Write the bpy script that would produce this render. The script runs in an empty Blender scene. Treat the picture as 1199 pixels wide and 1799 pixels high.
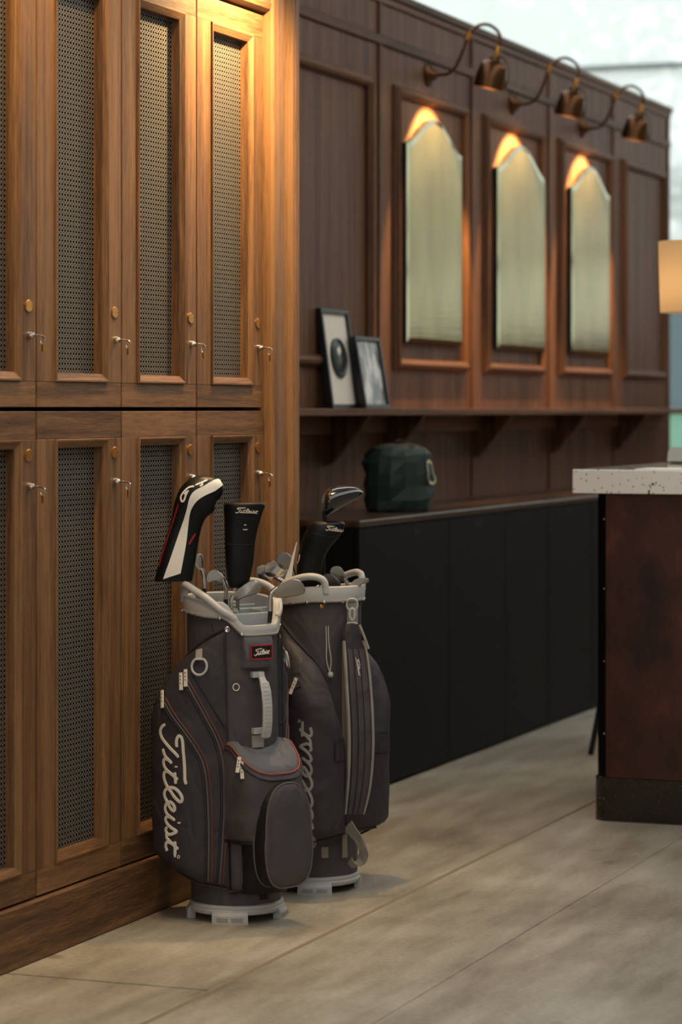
import bpy, math, random
from mathutils import Vector, Matrix
from mathutils.bvhtree import BVHTree
random.seed(7)
S = bpy.context.scene
COL = S.collection
R = math.radians

# ------------------------------------------------------------------ camera, sky, exposure
EYE = 1.42
YAW = math.atan(1850 / 4796)
cd = bpy.data.cameras.new('camera')
cam = bpy.data.objects.new('camera', cd); COL.objects.link(cam)
cam.location = (0, 0, EYE)
cam.rotation_euler = (R(90), 0, YAW)
cd.sensor_fit = 'HORIZONTAL'; cd.sensor_width = 24.0; cd.lens = 96.0
cd.shift_y = -181.5 / 1199
cd.clip_end = 300
cd.dof.use_dof = True; cd.dof.focus_distance = 7.65; cd.dof.aperture_fstop = 3.0
S.camera = cam

w = bpy.data.worlds.new('overcast_sky'); S.world = w; w.use_nodes = True
bg = w.node_tree.nodes['Background']
bg.inputs[0].default_value = (0.95, 0.97, 1.0, 1); bg.inputs[1].default_value = 1.0
S.view_settings.view_transform = 'Standard'; S.view_settings.look = 'None'
S.view_settings.exposure = 1.05; S.view_settings.gamma = 1.0
S.view_settings.use_curve_mapping = False

def lamp(name, typ, loc, aim, energy, col, **k):
    d = bpy.data.lights.new(name, typ); d.energy = energy; d.color = col
    for a, v in k.items(): setattr(d, a, v)
    o = bpy.data.objects.new(name, d); COL.objects.link(o); o.location = loc
    o.rotation_euler = (Vector(aim) - Vector(loc)).to_track_quat('-Z', 'Y').to_euler()
    return o
WARM = (1.0, 0.56, 0.20)
AMBER = (1.0, 0.66, 0.30)
lamp('locker_downlight', 'SPOT', (-2.98, 7.50, 2.84), (-3.30, 7.50, 2.42), 85, AMBER, spot_size=R(125), spot_blend=1.0, shadow_soft_size=0.04)
lamp('locker_downlight', 'SPOT', (-2.95, 6.45, 3.15), (-3.30, 6.47, 2.40), 26, AMBER, spot_size=R(110), spot_blend=1.0, shadow_soft_size=0.04)
lamp('locker_downlight', 'SPOT', (-2.95, 5.70, 3.10), (-3.30, 5.80, 2.30), 36, AMBER, spot_size=R(110), spot_blend=1.0, shadow_soft_size=0.04)

# ------------------------------------------------------------------ materials
def srgb(r, g, b):
    f = lambda c: (c / 255 / 12.92) if c <= 10 else ((c / 255 + 0.055) / 1.055) ** 2.4
    return (f(r), f(g), f(b), 1)
MATS = {}
class NT:
    def __init__(s, name):
        m = bpy.data.materials.new(name); m.use_nodes = True
        s.m = m; s.t = m.node_tree; s.b = s.t.nodes['Principled BSDF']; MATS[name] = m
    def n(s, typ, **k):
        nd = s.t.nodes.new(typ)
        for a, v in k.items():
            if a.startswith('i_'):
                key = a[2:]
                key = int(key) if key.isdigit() else key.replace('_', ' ')
                nd.inputs[key].default_value = v
            else: setattr(nd, a, v)
        return nd
    def l(s, a, b): s.t.links.new(a, b)
    def mapping(s, scale, coord='Object', rot=(0, 0, 0)):
        tc = s.n('ShaderNodeTexCoord'); mp = s.n('ShaderNodeMapping')
        mp.inputs['Scale'].default_value = scale; mp.inputs['Rotation'].default_value = rot
        s.l(tc.outputs[coord], mp.inputs[0]); return mp.outputs[0]
    def ramp(s, fac, stops):
        r = s.n('ShaderNodeValToRGB'); e = r.color_ramp.elements
        while len(e) < len(stops): e.new(0.5)
        for i, (p, c) in enumerate(stops): e[i].position = p; e[i].color = c
        s.l(fac, r.inputs[0]); return r.outputs[0]
    def mix(s, fac, a, b, blend='MIX'):
        m = s.n('ShaderNodeMix', data_type='RGBA', blend_type=blend)
        for v, i in ((fac, 0), (a, 6), (b, 7)):
            if hasattr(v, 'links'): s.l(v, m.inputs[i])
            else: m.inputs[i].default_value = v
        return m.outputs[2]
    def math(s, op, a, b=0.0, c=0.0):
        m = s.n('ShaderNodeMath', operation=op)
        for i, v in enumerate((a, b, c)):
            if hasattr(v, 'links'): s.l(v, m.inputs[i])
            else: m.inputs[i].default_value = v
        return m.outputs[0]
    def bump(s, h, strength=0.2, dist=0.01):
        b = s.n('ShaderNodeBump'); b.inputs['Strength'].default_value = strength; b.inputs['Distance'].default_value = dist
        s.l(h, b.inputs['Height']); s.l(b.outputs[0], s.b.inputs['Normal'])

def plain(name, col, rough=0.6, metal=0.0, noise=0.0, nscale=200, **k):
    t = NT(name)
    t.b.inputs['Roughness'].default_value = rough; t.b.inputs['Metallic'].default_value = metal
    for a, v in k.items(): t.b.inputs[a.replace('_', ' ')].default_value = v
    nz = t.n('ShaderNodeTexNoise', i_Scale=nscale, i_Detail=3.0); t.l(t.mapping((1, 1, 1)), nz.inputs['Vector'])
    c2 = tuple(c * (1 - max(noise, 0.06)) for c in col[:3]) + (1,)
    t.l(t.mix(nz.outputs[0], c2, col), t.b.inputs['Base Color'])
    if noise: t.bump(nz.outputs[0], 0.25, 0.001)
    return t.m

def wood(name, dark, mid, light, axis, rough=0.5, fine=1.0, spec=0.3):
    t = NT(name)
    sc = {'z': (1, 1, 0.035), 'y': (1, 0.035, 1), 'x': (0.035, 1, 1)}[axis]
    oi = t.n('ShaderNodeObjectInfo')
    v = t.mapping(sc)
    off = t.n('ShaderNodeVectorMath', operation='ADD')
    cmb = t.n('ShaderNodeCombineXYZ')
    rr = t.math('MULTIPLY', oi.outputs['Random'], 37.0)
    for i in range(3): t.l(rr, cmb.inputs[i])
    t.l(v, off.inputs[0]); t.l(cmb.outputs[0], off.inputs[1])
    n1 = t.n('ShaderNodeTexNoise', i_Scale=22.0 * fine, i_Detail=5.0, i_Roughness=0.65, i_Distortion=1.2); t.l(off.outputs[0], n1.inputs['Vector'])
    n2 = t.n('ShaderNodeTexNoise', i_Scale=300.0 * fine, i_Detail=4.0, i_Roughness=0.75); t.l(off.outputs[0], n2.inputs['Vector'])
    wv = t.n('ShaderNodeTexWave', i_Scale=6.0 * fine, i_Distortion=9.0, i_Detail=3.0); wv.inputs['Detail Scale'].default_value = 1.6; t.l(off.outputs[0], wv.inputs['Vector'])
    s1 = t.math('MULTIPLY_ADD', n2.outputs[0], 0.66, t.math('MULTIPLY', n1.outputs[0], 0.54))
    s2 = t.math('MULTIPLY_ADD', wv.outputs[1], 0.12, s1)
    s3 = t.math('MULTIPLY_ADD', oi.outputs['Random'], 0.10, t.math('SUBTRACT', s2, 0.05))
    t.l(t.ramp(s3, [(0.46, dark), (0.62, mid), (0.80, light)]), t.b.inputs['Base Color'])
    t.b.inputs['Specular IOR Level'].default_value = spec
    t.b.inputs['Roughness'].default_value = rough
    t.bump(n2.outputs[0], 0.25, 0.002)
    return t.m

OAKD, OAKM, OAKL = srgb(62, 41, 24), srgb(103, 72, 45), srgb(138, 101, 66)
OAK_V = wood('oak_vertical', OAKD, OAKM, OAKL, 'z')
OAK_H = wood('oak_horizontal', OAKD, OAKM, OAKL, 'y')
WAL = (srgb(62, 40, 26), srgb(92, 62, 43), srgb(118, 84, 60))
WAL_V = wood('walnut_vertical', *WAL, 'z', rough=0.5, spec=0.16)
WAL_H = wood('walnut_horizontal', *WAL, 'y', rough=0.5, spec=0.16)

def grille_mat():
    t = NT('woven_brass_grille')
    tc = t.n('ShaderNodeTexCoord'); sp = t.n('ShaderNodeSeparateXYZ'); t.l(tc.outputs['Object'], sp.inputs[0])
    u = t.math('DIVIDE', sp.outputs[1], 0.0165); v = t.math('DIVIDE', sp.outputs[2], 0.0136)
    def cell(du, dv, r):
        a = t.math('ABSOLUTE', t.math('SUBTRACT', t.math('FRACT', t.math('ADD', u, du)), 0.5))
        b = t.math('ABSOLUTE', t.math('SUBTRACT', t.math('FRACT', t.math('ADD', v, dv)), 0.5))
        return t.math('LESS_THAN', t.math('ADD', a, b), r)
    hole = t.math('MAXIMUM', cell(0, 0, 0.37), cell(0.5, 0.5, 0.23))
    mixs = t.n('ShaderNodeMixShader'); tr = t.n('ShaderNodeBsdfTransparent')
    t.l(hole, mixs.inputs[0]); t.l(t.b.outputs[0], mixs.inputs[1]); t.l(tr.outputs[0], mixs.inputs[2])
    out = t.t.nodes['Material Output']; t.l(mixs.outputs[0], out.inputs[0])
    t.b.inputs['Base Color'].default_value = srgb(116, 110, 100); t.b.inputs['Metallic'].default_value = 0.35
    t.b.inputs['Roughness'].default_value = 0.5
    return t.m
GRILLE = grille_mat()

def concrete():
    t = NT('polished_concrete')
    v = t.mapping((1, 1, 1), 'Object')
    n1 = t.n('ShaderNodeTexNoise', i_Scale=1.1, i_Detail=6.0, i_Roughness=0.62); t.l(v, n1.inputs['Vector'])
    v2 = t.mapping((9, 1.8, 1), 'Object', (0, 0, R(68)))
    n2 = t.n('ShaderNodeTexNoise', i_Scale=1.0, i_Detail=5.0, i_Roughness=0.6); t.l(v2, n2.inputs['Vector'])
    n3 = t.n('ShaderNodeTexNoise', i_Scale=60.0, i_Detail=3.0); t.l(v, n3.inputs['Vector'])
    f = t.math('MULTIPLY_ADD', n2.outputs[0], 0.5, t.math('MULTIPLY', n1.outputs[0], 0.5))
    f = t.math('MULTIPLY_ADD', n3.outputs[0], 0.22, t.math('SUBTRACT', f, 0.11))
    c = t.ramp(f, [(0.34, srgb(118, 108, 92)), (0.50, srgb(157, 148, 129)), (0.64, srgb(182, 175, 157))])
    n4 = t.n('ShaderNodeTexNoise', i_Scale=3.2, i_Detail=2.0); t.l(v, n4.inputs['Vector'])
    spot = t.ramp(n4.outputs[0], [(0.70, (0, 0, 0, 1)), (0.76, (1, 1, 1, 1))])
    c = t.mix(spot, c, srgb(118, 106, 86))
    t.l(c, t.b.inputs['Base Color'])
    t.l(t.ramp(n1.outputs[0], [(0.3, (0.30,) * 3 + (1,)), (0.7, (0.5,) * 3 + (1,))]), t.b.inputs['Roughness'])
    t.bump(n3.outputs[0], 0.08, 0.002)
    return t.m
CONC = concrete()
JOINT = plain('joint_filler', srgb(112, 94, 66), 0.9, noise=0.3, nscale=40)

def terrazzo(name, base, chip, scale, thr, keep):
    t = NT(name); v = t.mapping((1, 1, 1))
    vo = t.n('ShaderNodeTexVoronoi', i_Scale=scale); t.l(v, vo.inputs['Vector'])
    sp = t.n('ShaderNodeSeparateColor'); t.l(vo.outputs['Color'], sp.inputs[0])
    near = t.math('LESS_THAN', vo.outputs['Distance'], t.math('MULTIPLY', sp.outputs[1], thr))
    f = t.math('MULTIPLY', near, t.math('GREATER_THAN', sp.outputs[0], keep))
    t.l(t.mix(f, base, chip), t.b.inputs['Base Color']); t.b.inputs['Roughness'].default_value = 0.05
    return t.m
TERR = terrazzo('white_terrazzo', srgb(242, 234, 220), srgb(45, 38, 34), 66, 0.46, 0.25)
TERR_K = terrazzo('black_terrazzo', srgb(34, 28, 25), srgb(140, 120, 95), 150, 0.35, 0.72)

def copper():
    t = NT('aged_copper'); v = t.mapping((1, 1, 0.6))
    n1 = t.n('ShaderNodeTexNoise', i_Scale=5.0, i_Detail=7.0, i_Roughness=0.65); t.l(v, n1.inputs['Vector'])
    t.l(t.ramp(n1.outputs[0], [(0.35, srgb(46, 30, 24)), (0.55, srgb(78, 44, 31)), (0.75, srgb(130, 72, 44))]), t.b.inputs['Base Color'])
    t.b.inputs['Metallic'].default_value = 0.55; t.b.inputs['Roughness'].default_value = 0.42
    return t.m
COPPER = copper()
BLACKW = plain('black_lacquer', srgb(9, 8, 7), 0.6, noise=0.1, nscale=30, Specular_IOR_Level=0.12)
TOPW = wood('dark_top_wood', srgb(40, 28, 22), srgb(58, 42, 33), srgb(76, 57, 45), 'y', rough=0.3)
VOID = plain('locker_interior', srgb(16, 13, 11), 0.9)
BRASS = plain('polished_brass', srgb(214, 150, 66), 0.25, 1.0)
BRONZE = plain('aged_bronze', srgb(98, 68, 46), 0.32, 1.0, noise=0.15, nscale=20)
CHROME = plain('chrome', srgb(215, 212, 208), 0.12, 1.0)
STEEL = plain('brushed_steel', srgb(150, 147, 142), 0.28, 1.0)
STEELD = plain('dark_steel', srgb(92, 90, 88), 0.35, 0.9)
BLACK = plain('black_plastic', srgb(14, 14, 14), 0.45)
BLACKGL = plain('black_gloss', srgb(16, 15, 15), 0.15, Coat_Weight=0.6)
FRAMEB = plain('frame_black', srgb(22, 24, 24), 0.4)
MATW = plain('mat_board', srgb(240, 232, 214), 0.8)
GREEN = plain('green_canvas', srgb(20, 44, 37), 0.6, noise=0.2, nscale=60)
LOGO_CR = plain('cream_print', srgb(205, 200, 165), 0.6)
MEDAL = plain('dark_medallion', srgb(38, 44, 42), 0.3, 0.2)

def fabric(name, col, rough=0.6):
    t = NT(name); v = t.mapping((1, 1, 1))
    a = t.n('ShaderNodeTexWave', i_Scale=230.0); a.bands_direction = 'Z'; t.l(v, a.inputs['Vector'])
    nz = t.n('ShaderNodeTexNoise', i_Scale=22.0, i_Detail=4.0); t.l(v, nz.inputs['Vector'])
    c2 = tuple(c * 0.78 for c in col[:3]) + (1,)
    t.l(t.mix(nz.outputs[0], c2, col), t.b.inputs['Base Color'])
    t.b.inputs['Roughness'].default_value = rough; t.b.inputs['Sheen Weight'].default_value = 0.0; t.b.inputs['Specular IOR Level'].default_value = 0.3
    n5 = t.n('ShaderNodeTexNoise', i_Scale=9.0, i_Detail=2.0, i_Distortion=1.2); t.l(t.mapping((1, 1, 0.6)), n5.inputs['Vector'])
    h = t.math('MULTIPLY_ADD', n5.outputs[0], 9.0, t.math('MULTIPLY', nz.outputs[0], 1.5))
    t.bump(h, 0.6, 0.003)
    return t.m
CHAR = fabric('charcoal_nylon', srgb(76, 71, 72))
CHARP = fabric('charcoal_pocket_nylon', srgb(58, 54, 57))
CHARD = fabric('charcoal_nylon_dark', srgb(52, 48, 50))
BLUEG = fabric('slate_nylon', srgb(92, 92, 96))
BLKF = fabric('black_mesh_fabric', srgb(24, 22, 22))
GREYP = plain('pale_grey_rubber', srgb(180, 179, 175), 0.5)
GREYD = plain('pale_divider', srgb(164, 169, 168), 0.55)
GREYW = fabric('pale_grey_webbing', srgb(156, 152, 143))
RUST = plain('rust_piping', srgb(104, 60, 48), 0.6)
ORANGE = plain('lid_piping_red', srgb(150, 62, 44), 0.6)
GPIPE = plain('grey_piping', srgb(90, 86, 85), 0.55)
PRINT = plain('pale_print', srgb(222, 214, 198), 0.55)
WHITE = plain('white_leather', srgb(232, 228, 218), 0.5)
LEATH = plain('black_leather', srgb(9, 9, 9), 0.42, noise=0.1, nscale=300, Specular_IOR_Level=0.3)
RED = plain('red_trim', srgb(150, 22, 30), 0.5)
IRON = plain('iron_satin', srgb(168, 162, 154), 0.33, 1.0)
CROWN = plain('club_crown_black', srgb(20, 19, 19), 0.12, Coat_Weight=0.8)

def mirror():
    t = NT('antique_mirror'); t.b.inputs['Metallic'].default_value = 0.94
    v = t.mapping((1, 3, 1.0)); nz = t.n('ShaderNodeTexNoise', i_Scale=2.0, i_Detail=3.0); t.l(v, nz.inputs['Vector'])
    t.l(t.ramp(nz.outputs[0], [(0.3, srgb(124, 117, 70)), (0.7, srgb(150, 141, 88))]), t.b.inputs['Base Color'])
    t.b.inputs['Roughness'].default_value = 0.2
    rp = t.n('ShaderNodeTexNoise', i_Scale=1.0, i_Detail=2.0); t.l(t.mapping((1, 2, 70)), rp.inputs['Vector']); t.bump(rp.outputs[0], 0.12, 0.004)
    return t.m
MIRROR = mirror()
MIRBEV = plain('mirror_bevel', srgb(190, 186, 150), 0.08, 1.0)

def translucent(name, col, clear, tint=(1, 1, 1, 1)):
    t = NT(name); tr = t.n('ShaderNodeBsdfTransparent'); tl = t.n('ShaderNodeBsdfTranslucent'); df = t.n('ShaderNodeBsdfDiffuse')
    tr.inputs[0].default_value = tint; tl.inputs[0].default_value = col; df.inputs[0].default_value = col
    a = t.n('ShaderNodeMixShader', i_0=0.15); t.l(tl.outputs[0], a.inputs[1]); t.l(df.outputs[0], a.inputs[2])
    b = t.n('ShaderNodeMixShader', i_0=clear); t.l(a.outputs[0], b.inputs[1]); t.l(tr.outputs[0], b.inputs[2])
    t.l(b.outputs[0], t.t.nodes['Material Output'].inputs[0]); return t.m
PANE = translucent('glare_veil_glass', (0.90, 0.95, 0.93, 1), 0.36, (.95, .97, .96, 1))  # milky veil imitates the haze and overexposure that pale the view outside
PANE_T = translucent('teal_frosted_glass', srgb(150, 166, 168), 0.05)
PANE_M = translucent('mint_frosted_glass', srgb(172, 206, 190), 0.05)
LINEN = translucent('linen_shade', srgb(226, 204, 172), 0.0)
MULL = plain('grey_mullion', srgb(120, 128, 128), 0.5)
LEAFM = plain('leaf_green', srgb(92, 124, 66), 0.6, noise=0.4, nscale=2)
BARK = plain('bark', srgb(90, 76, 60), 0.9, noise=0.4, nscale=15)
OUTG = plain('outside_ground', srgb(150, 152, 140), 0.9, noise=0.2, nscale=1)
BULB = NT('glowing_bulb'); BULB.b.inputs['Emission Color'].default_value = (1, 0.62, 0.25, 1); BULB.b.inputs['Emission Strength'].default_value = 60.0; BULB = BULB.m
BULBL = NT('glowing_table_bulb'); BULBL.b.inputs['Emission Color'].default_value = (1, 0.82, 0.58, 1); BULBL.b.inputs['Emission Strength'].default_value = 8.0; BULBL = BULBL.m

def photo_mat():
    t = NT('landscape_print'); v = t.mapping((1, 5, 3.0))
    n = t.n('ShaderNodeTexNoise', i_Scale=3.0, i_Detail=4.0); t.l(v, n.inputs['Vector'])
    t.l(t.ramp(n.outputs[0], [(0.42, srgb(110, 112, 108)), (0.52, srgb(172, 172, 164)), (0.6, srgb(225, 222, 212))]), t.b.inputs['Base Color'])
    t.b.inputs['Roughness'].default_value = 0.25; return t.m
PHOTO = photo_mat()

# ------------------------------------------------------------------ mesh helpers
def empty(name, loc=(0, 0, 0), rz=0.0, parent=None):
    o = bpy.data.objects.new(name, None); COL.objects.link(o); o.location = loc; o.rotation_euler = (0, 0, rz)
    o.empty_display_size = 0.05
    if parent: o.parent = parent
    return o
def tag(o, label=None, cat=None, group=None, kind=None):
    for k, v in (('label', label), ('category', cat), ('group', group), ('kind', kind)):
        if v: o[k] = v
    return o
def mesh(name, vs, fs, mat, parent=None, smooth=False, loc=None):
    me = bpy.data.meshes.new(name); me.from_pydata([tuple(v) for v in vs], [], fs); me.update()
    if smooth:
        me.polygons.foreach_set('use_smooth', [True] * len(me.polygons))
        try: me.set_sharp_from_angle(angle=R(45))
        except Exception: pass
    me.materials.append(mat)
    o = bpy.data.objects.new(name, me); COL.objects.link(o)
    if parent: o.parent = parent
    if loc: o.location = loc
    return o
def inst(o, parent, loc=None, rz=None):
    c = o.copy(); COL.objects.link(c); c.parent = parent
    if loc is not None: c.location = loc
    if rz is not None: c.rotation_euler = (0, 0, rz)
    return c
def boxd(x0, x1, y0, y1, z0, z1, b=0.0):
    if b <= 0:
        v = [(x0, y0, z0), (x1, y0, z0), (x1, y1, z0), (x0, y1, z0), (x0, y0, z1), (x1, y0, z1), (x1, y1, z1), (x0, y1, z1)]
        return v, [(0, 3, 2, 1), (4, 5, 6, 7), (0, 1, 5, 4), (1, 2, 6, 5), (2, 3, 7, 6), (3, 0, 4, 7)]
    import bmesh
    v, f = boxd(x0, x1, y0, y1, z0, z1)
    bm = bmesh.new(); bv = [bm.verts.new(p) for p in v]
    for q in f: bm.faces.new([bv[i] for i in q])
    bmesh.ops.bevel(bm, geom=list(bm.edges), offset=b, segments=1, affect='EDGES', profile=0.5)
    bm.verts.index_update()
    vs = [tuple(p.co) for p in bm.verts]; fs = [tuple(p.index for p in q.verts) for q in bm.faces]; bm.free()
    return vs, fs
def box(name, x0, x1, y0, y1, z0, z1, mat, parent=None, b=0.0):
    return mesh(name, *boxd(x0, x1, y0, y1, z0, z1, b), mat, parent)
def loft(secs, closed=True, cap0=True, cap1=True):
    n = len(secs[0]); vs = [p for s in secs for p in s]; fs = []
    for i in range(len(secs) - 1):
        for j in range(n if closed else n - 1):
            k = (j + 1) % n
            fs.append((i * n + j, i * n + k, (i + 1) * n + k, (i + 1) * n + j))
    if cap0: fs.append(tuple(reversed(range(n))))
    if cap1: fs.append(tuple((len(secs) - 1) * n + j for j in range(n)))
    return vs, fs
def lathed(prof, n=24, cap0=False, cap1=False):
    return loft([[Vector((r * math.cos(2 * math.pi * j / n), r * math.sin(2 * math.pi * j / n), z)) for j in range(n)] for r, z in prof], True, cap0, cap1)
def xform(vf, M): return [M @ Vector(v) for v in vf[0]], vf[1]
def join(*parts):
    vs, fs = [], []
    for v, f in parts:
        o = len(vs); vs += list(v); fs += [tuple(i + o for i in q) for q in f]
    return vs, fs
def frames(pts, closed):
    n = len(pts); out = []
    T = []
    for i in range(n):
        a = pts[(i - 1) % n] if (closed or i > 0) else pts[i]; b = pts[(i + 1) % n] if (closed or i < n - 1) else pts[i]
        T.append((b - a).normalized())
    u = T[0].cross(Vector((0.21, 0.13, 0.97)))
    if u.length < 1e-3: u = T[0].cross(Vector((1, 0, 0)))
    u.normalize()
    for i in range(n):
        u = (u - T[i] * u.dot(T[i])).normalized(); out.append((u.copy(), T[i].cross(u)))
    return out
def tubed(pts, r, n=8, closed=False):
    pts = [Vector(p) for p in pts]; fr = frames(pts, closed)
    rr = r if isinstance(r, (list, tuple)) else [r] * len(pts)
    secs = [[p + (u * math.cos(2 * math.pi * j / n) + v * math.sin(2 * math.pi * j / n)) * q for j in range(n)] for p, (u, v), q in zip(pts, fr, rr)]
    if closed: secs.append(secs[0]); return loft(secs, True, False, False)
    return loft(secs)
def tube(name, pts, r, mat, parent=None, n=8, closed=False): return mesh(name, *tubed(pts, r, n, closed), mat, parent, True)
def spline(pts, k=6, closed=False):
    P = [Vector(p) for p in pts]; n = len(P); out = []
    for i in range(n if closed else n - 1):
        g = (lambda j: P[j % n]) if closed else (lambda j: P[max(0, min(n - 1, j))])
        a, b, c, d = g(i - 1), g(i), g(i + 1), g(i + 2)
        for q in range(k):
            t = q / k
            out.append(0.5 * ((2 * b) + (c - a) * t + (2 * a - 5 * b + 4 * c - d) * t * t + (3 * b - a - 3 * c + d) * t ** 3))
    if not closed: out.append(P[-1].copy())
    return out
def ribbond(pts, nrm, wd, th, closed=False, rounded=True):
    n = len(pts); secs = []
    for i in range(n):
        a = pts[(i - 1) % n] if (closed or i > 0) else pts[i]; b = pts[(i + 1) % n] if (closed or i < n - 1) else pts[i]
        T = (b - a)
        T = T.normalized() if T.length > 1e-9 else Vector((0, 0, 1))
        N = nrm[i].normalized(); B = T.cross(N)
        B = B.normalized() if B.length > 1e-9 else Vector((1, 0, 0))
        ww = (wd[i] if isinstance(wd, (list, tuple)) else wd) / 2
        if rounded and not closed and i in (0, n - 1): ww *= 0.55
        p = pts[i]
        secs.append([p - B * ww - N * th, p - B * ww + N * th * .5, p - B * ww * .75 + N * th, p + B * ww * .75 + N * th, p + B * ww + N * th * .5, p + B * ww - N * th])
    if closed: secs.append(secs[0]); return loft(secs, True, False, False)
    return loft(secs)
def extr_yz(prof, y0, y1):     # prof of (x, z), extruded along y
    return loft([[Vector((x, y0, z)) for x, z in prof], [Vector((x, y1, z)) for x, z in prof]])

# ------------------------------------------------------------------ floor (concrete slabs with joints)
floor = tag(box('floor', -16, 12, -6, 26, -0.12, -0.003, JOINT), kind='structure')
J = 0.0028
xs = [-16, -4.9, -2.695, -2.2, -0.6, 12]; names = []
for i in range(5):
    ycuts = {1: [-6, 6.102, 14, 26], 0: [-6, 10, 26], 2: [-6, 26], 3: [-6, 26], 4: [-6, 10, 26]}[i]
    for a, b in zip(ycuts, ycuts[1:]):
        g0 = 0.016 if xs[i] == -2.695 else J; g1 = 0.016 if xs[i + 1] == -2.695 else J
        gy = 0.006 if i == 1 else J
        box('concrete_slab', xs[i] + g0 * .5, xs[i + 1] - g1 * .5, a + gy, b - gy, -0.06, 0.0, CONC, floor, 0.001)
# unseen room shell, added to limit daylight: ceiling with a long skylight, plain walls
SKY_X0, SKY_X1, SKY_Y0, SKY_Y1 = -1.9, 1.3, 0.0, 18.5
PLASTER = plain('plaster', srgb(176, 168, 154), 0.9, noise=0.08, nscale=8)
cl = tag(box('ceiling', -4.3, SKY_X0, -6, 19.9, 5.2, 5.4, PLASTER), kind='structure')
box('ceiling_slab', SKY_X1, 5.5, -6, 19.9, 5.2, 5.4, PLASTER, cl)
box('ceiling_slab', SKY_X0, SKY_X1, -6, SKY_Y0, 5.2, 5.4, PLASTER, cl)
box('ceiling_slab', SKY_X0, SKY_X1, SKY_Y1, 19.9, 5.2, 5.4, PLASTER, cl)
tag(box('wall_right', 5.5, 5.7, -6, 20, 0, 5.2, PLASTER), kind='structure')
wn = tag(box('wall_near', -4.3, 5.5, -6.2, -6, 0, 2.4, PLASTER), kind='structure')  # unseen; kept tall so front light enters only through high openings
for xx in (-4.3, -1.9, 0.5, 2.9, 5.3): box('window_post', xx, xx + 0.2, -6.2, -6, 2.4, 5.2, PLASTER, wn)
tag(box('dark_reflection_wall', -3.9, 5.5, 19.2, 19.4, 0, 1.93, WAL_V), kind='structure')  # unseen wall, added so the cabinet and mirrors reflect something dark
box('joint_strip', -2.704, -2.688, -5.9, 25.9, -0.02, -0.0006, plain('tan_joint_stain', srgb(136, 121, 96), 0.8, noise=0.25, nscale=12), floor)
tag(box('ground_outside', -60, 60, 26, 120, -0.2, -0.02, OUTG), kind='structure')

# ------------------------------------------------------------------ locker bank
LX = -3.265; LY0 = 5.776; MOD = 0.505
wl = tag(box('wall_left', -4.12, -3.62, 3.2, 8.0, 0.0, 3.25, VOID), kind='structure')  # unseen backing added behind the lockers to stop light leaking through
bb = tag(box('baseboard_left', -3.5, LX + 0.012, 5.2, 8.0, 0.0, 0.157, OAK_H, None, 0.004), kind='structure')
prof = [(7.803, 0.0), (7.803, 0.022), (7.812, 0.03), (7.895, 0.03), (7.905, 0.022), (7.925, 0.016), (7.94, 0.024), (7.952, 0.036), (7.966, 0.036), (7.97, 0.02), (7.976, 0.036), (8.005, 0.036), (8.01, 0.03), (8.01, -0.3), (7.803, -0.3)]
vs, fs = loft([[Vector((LX + x, y, z)) for y, x in prof] for z in (0.157, 3.25)])
tag(mesh('trim_1', vs, fs, OAK_V), kind='structure')
prof = [(LX - 0.3, 2.646), (LX + 0.010, 2.646), (LX + 0.022, 2.655), (LX + 0.026, 2.67), (LX + 0.02, 2.684), (LX + 0.008, 2.692), (LX + 0.008, 2.9), (LX - 0.3, 2.9)]
tag(mesh('trim_2', *extr_yz(prof, 5.2, 7.80), OAK_H), kind='structure')

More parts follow.
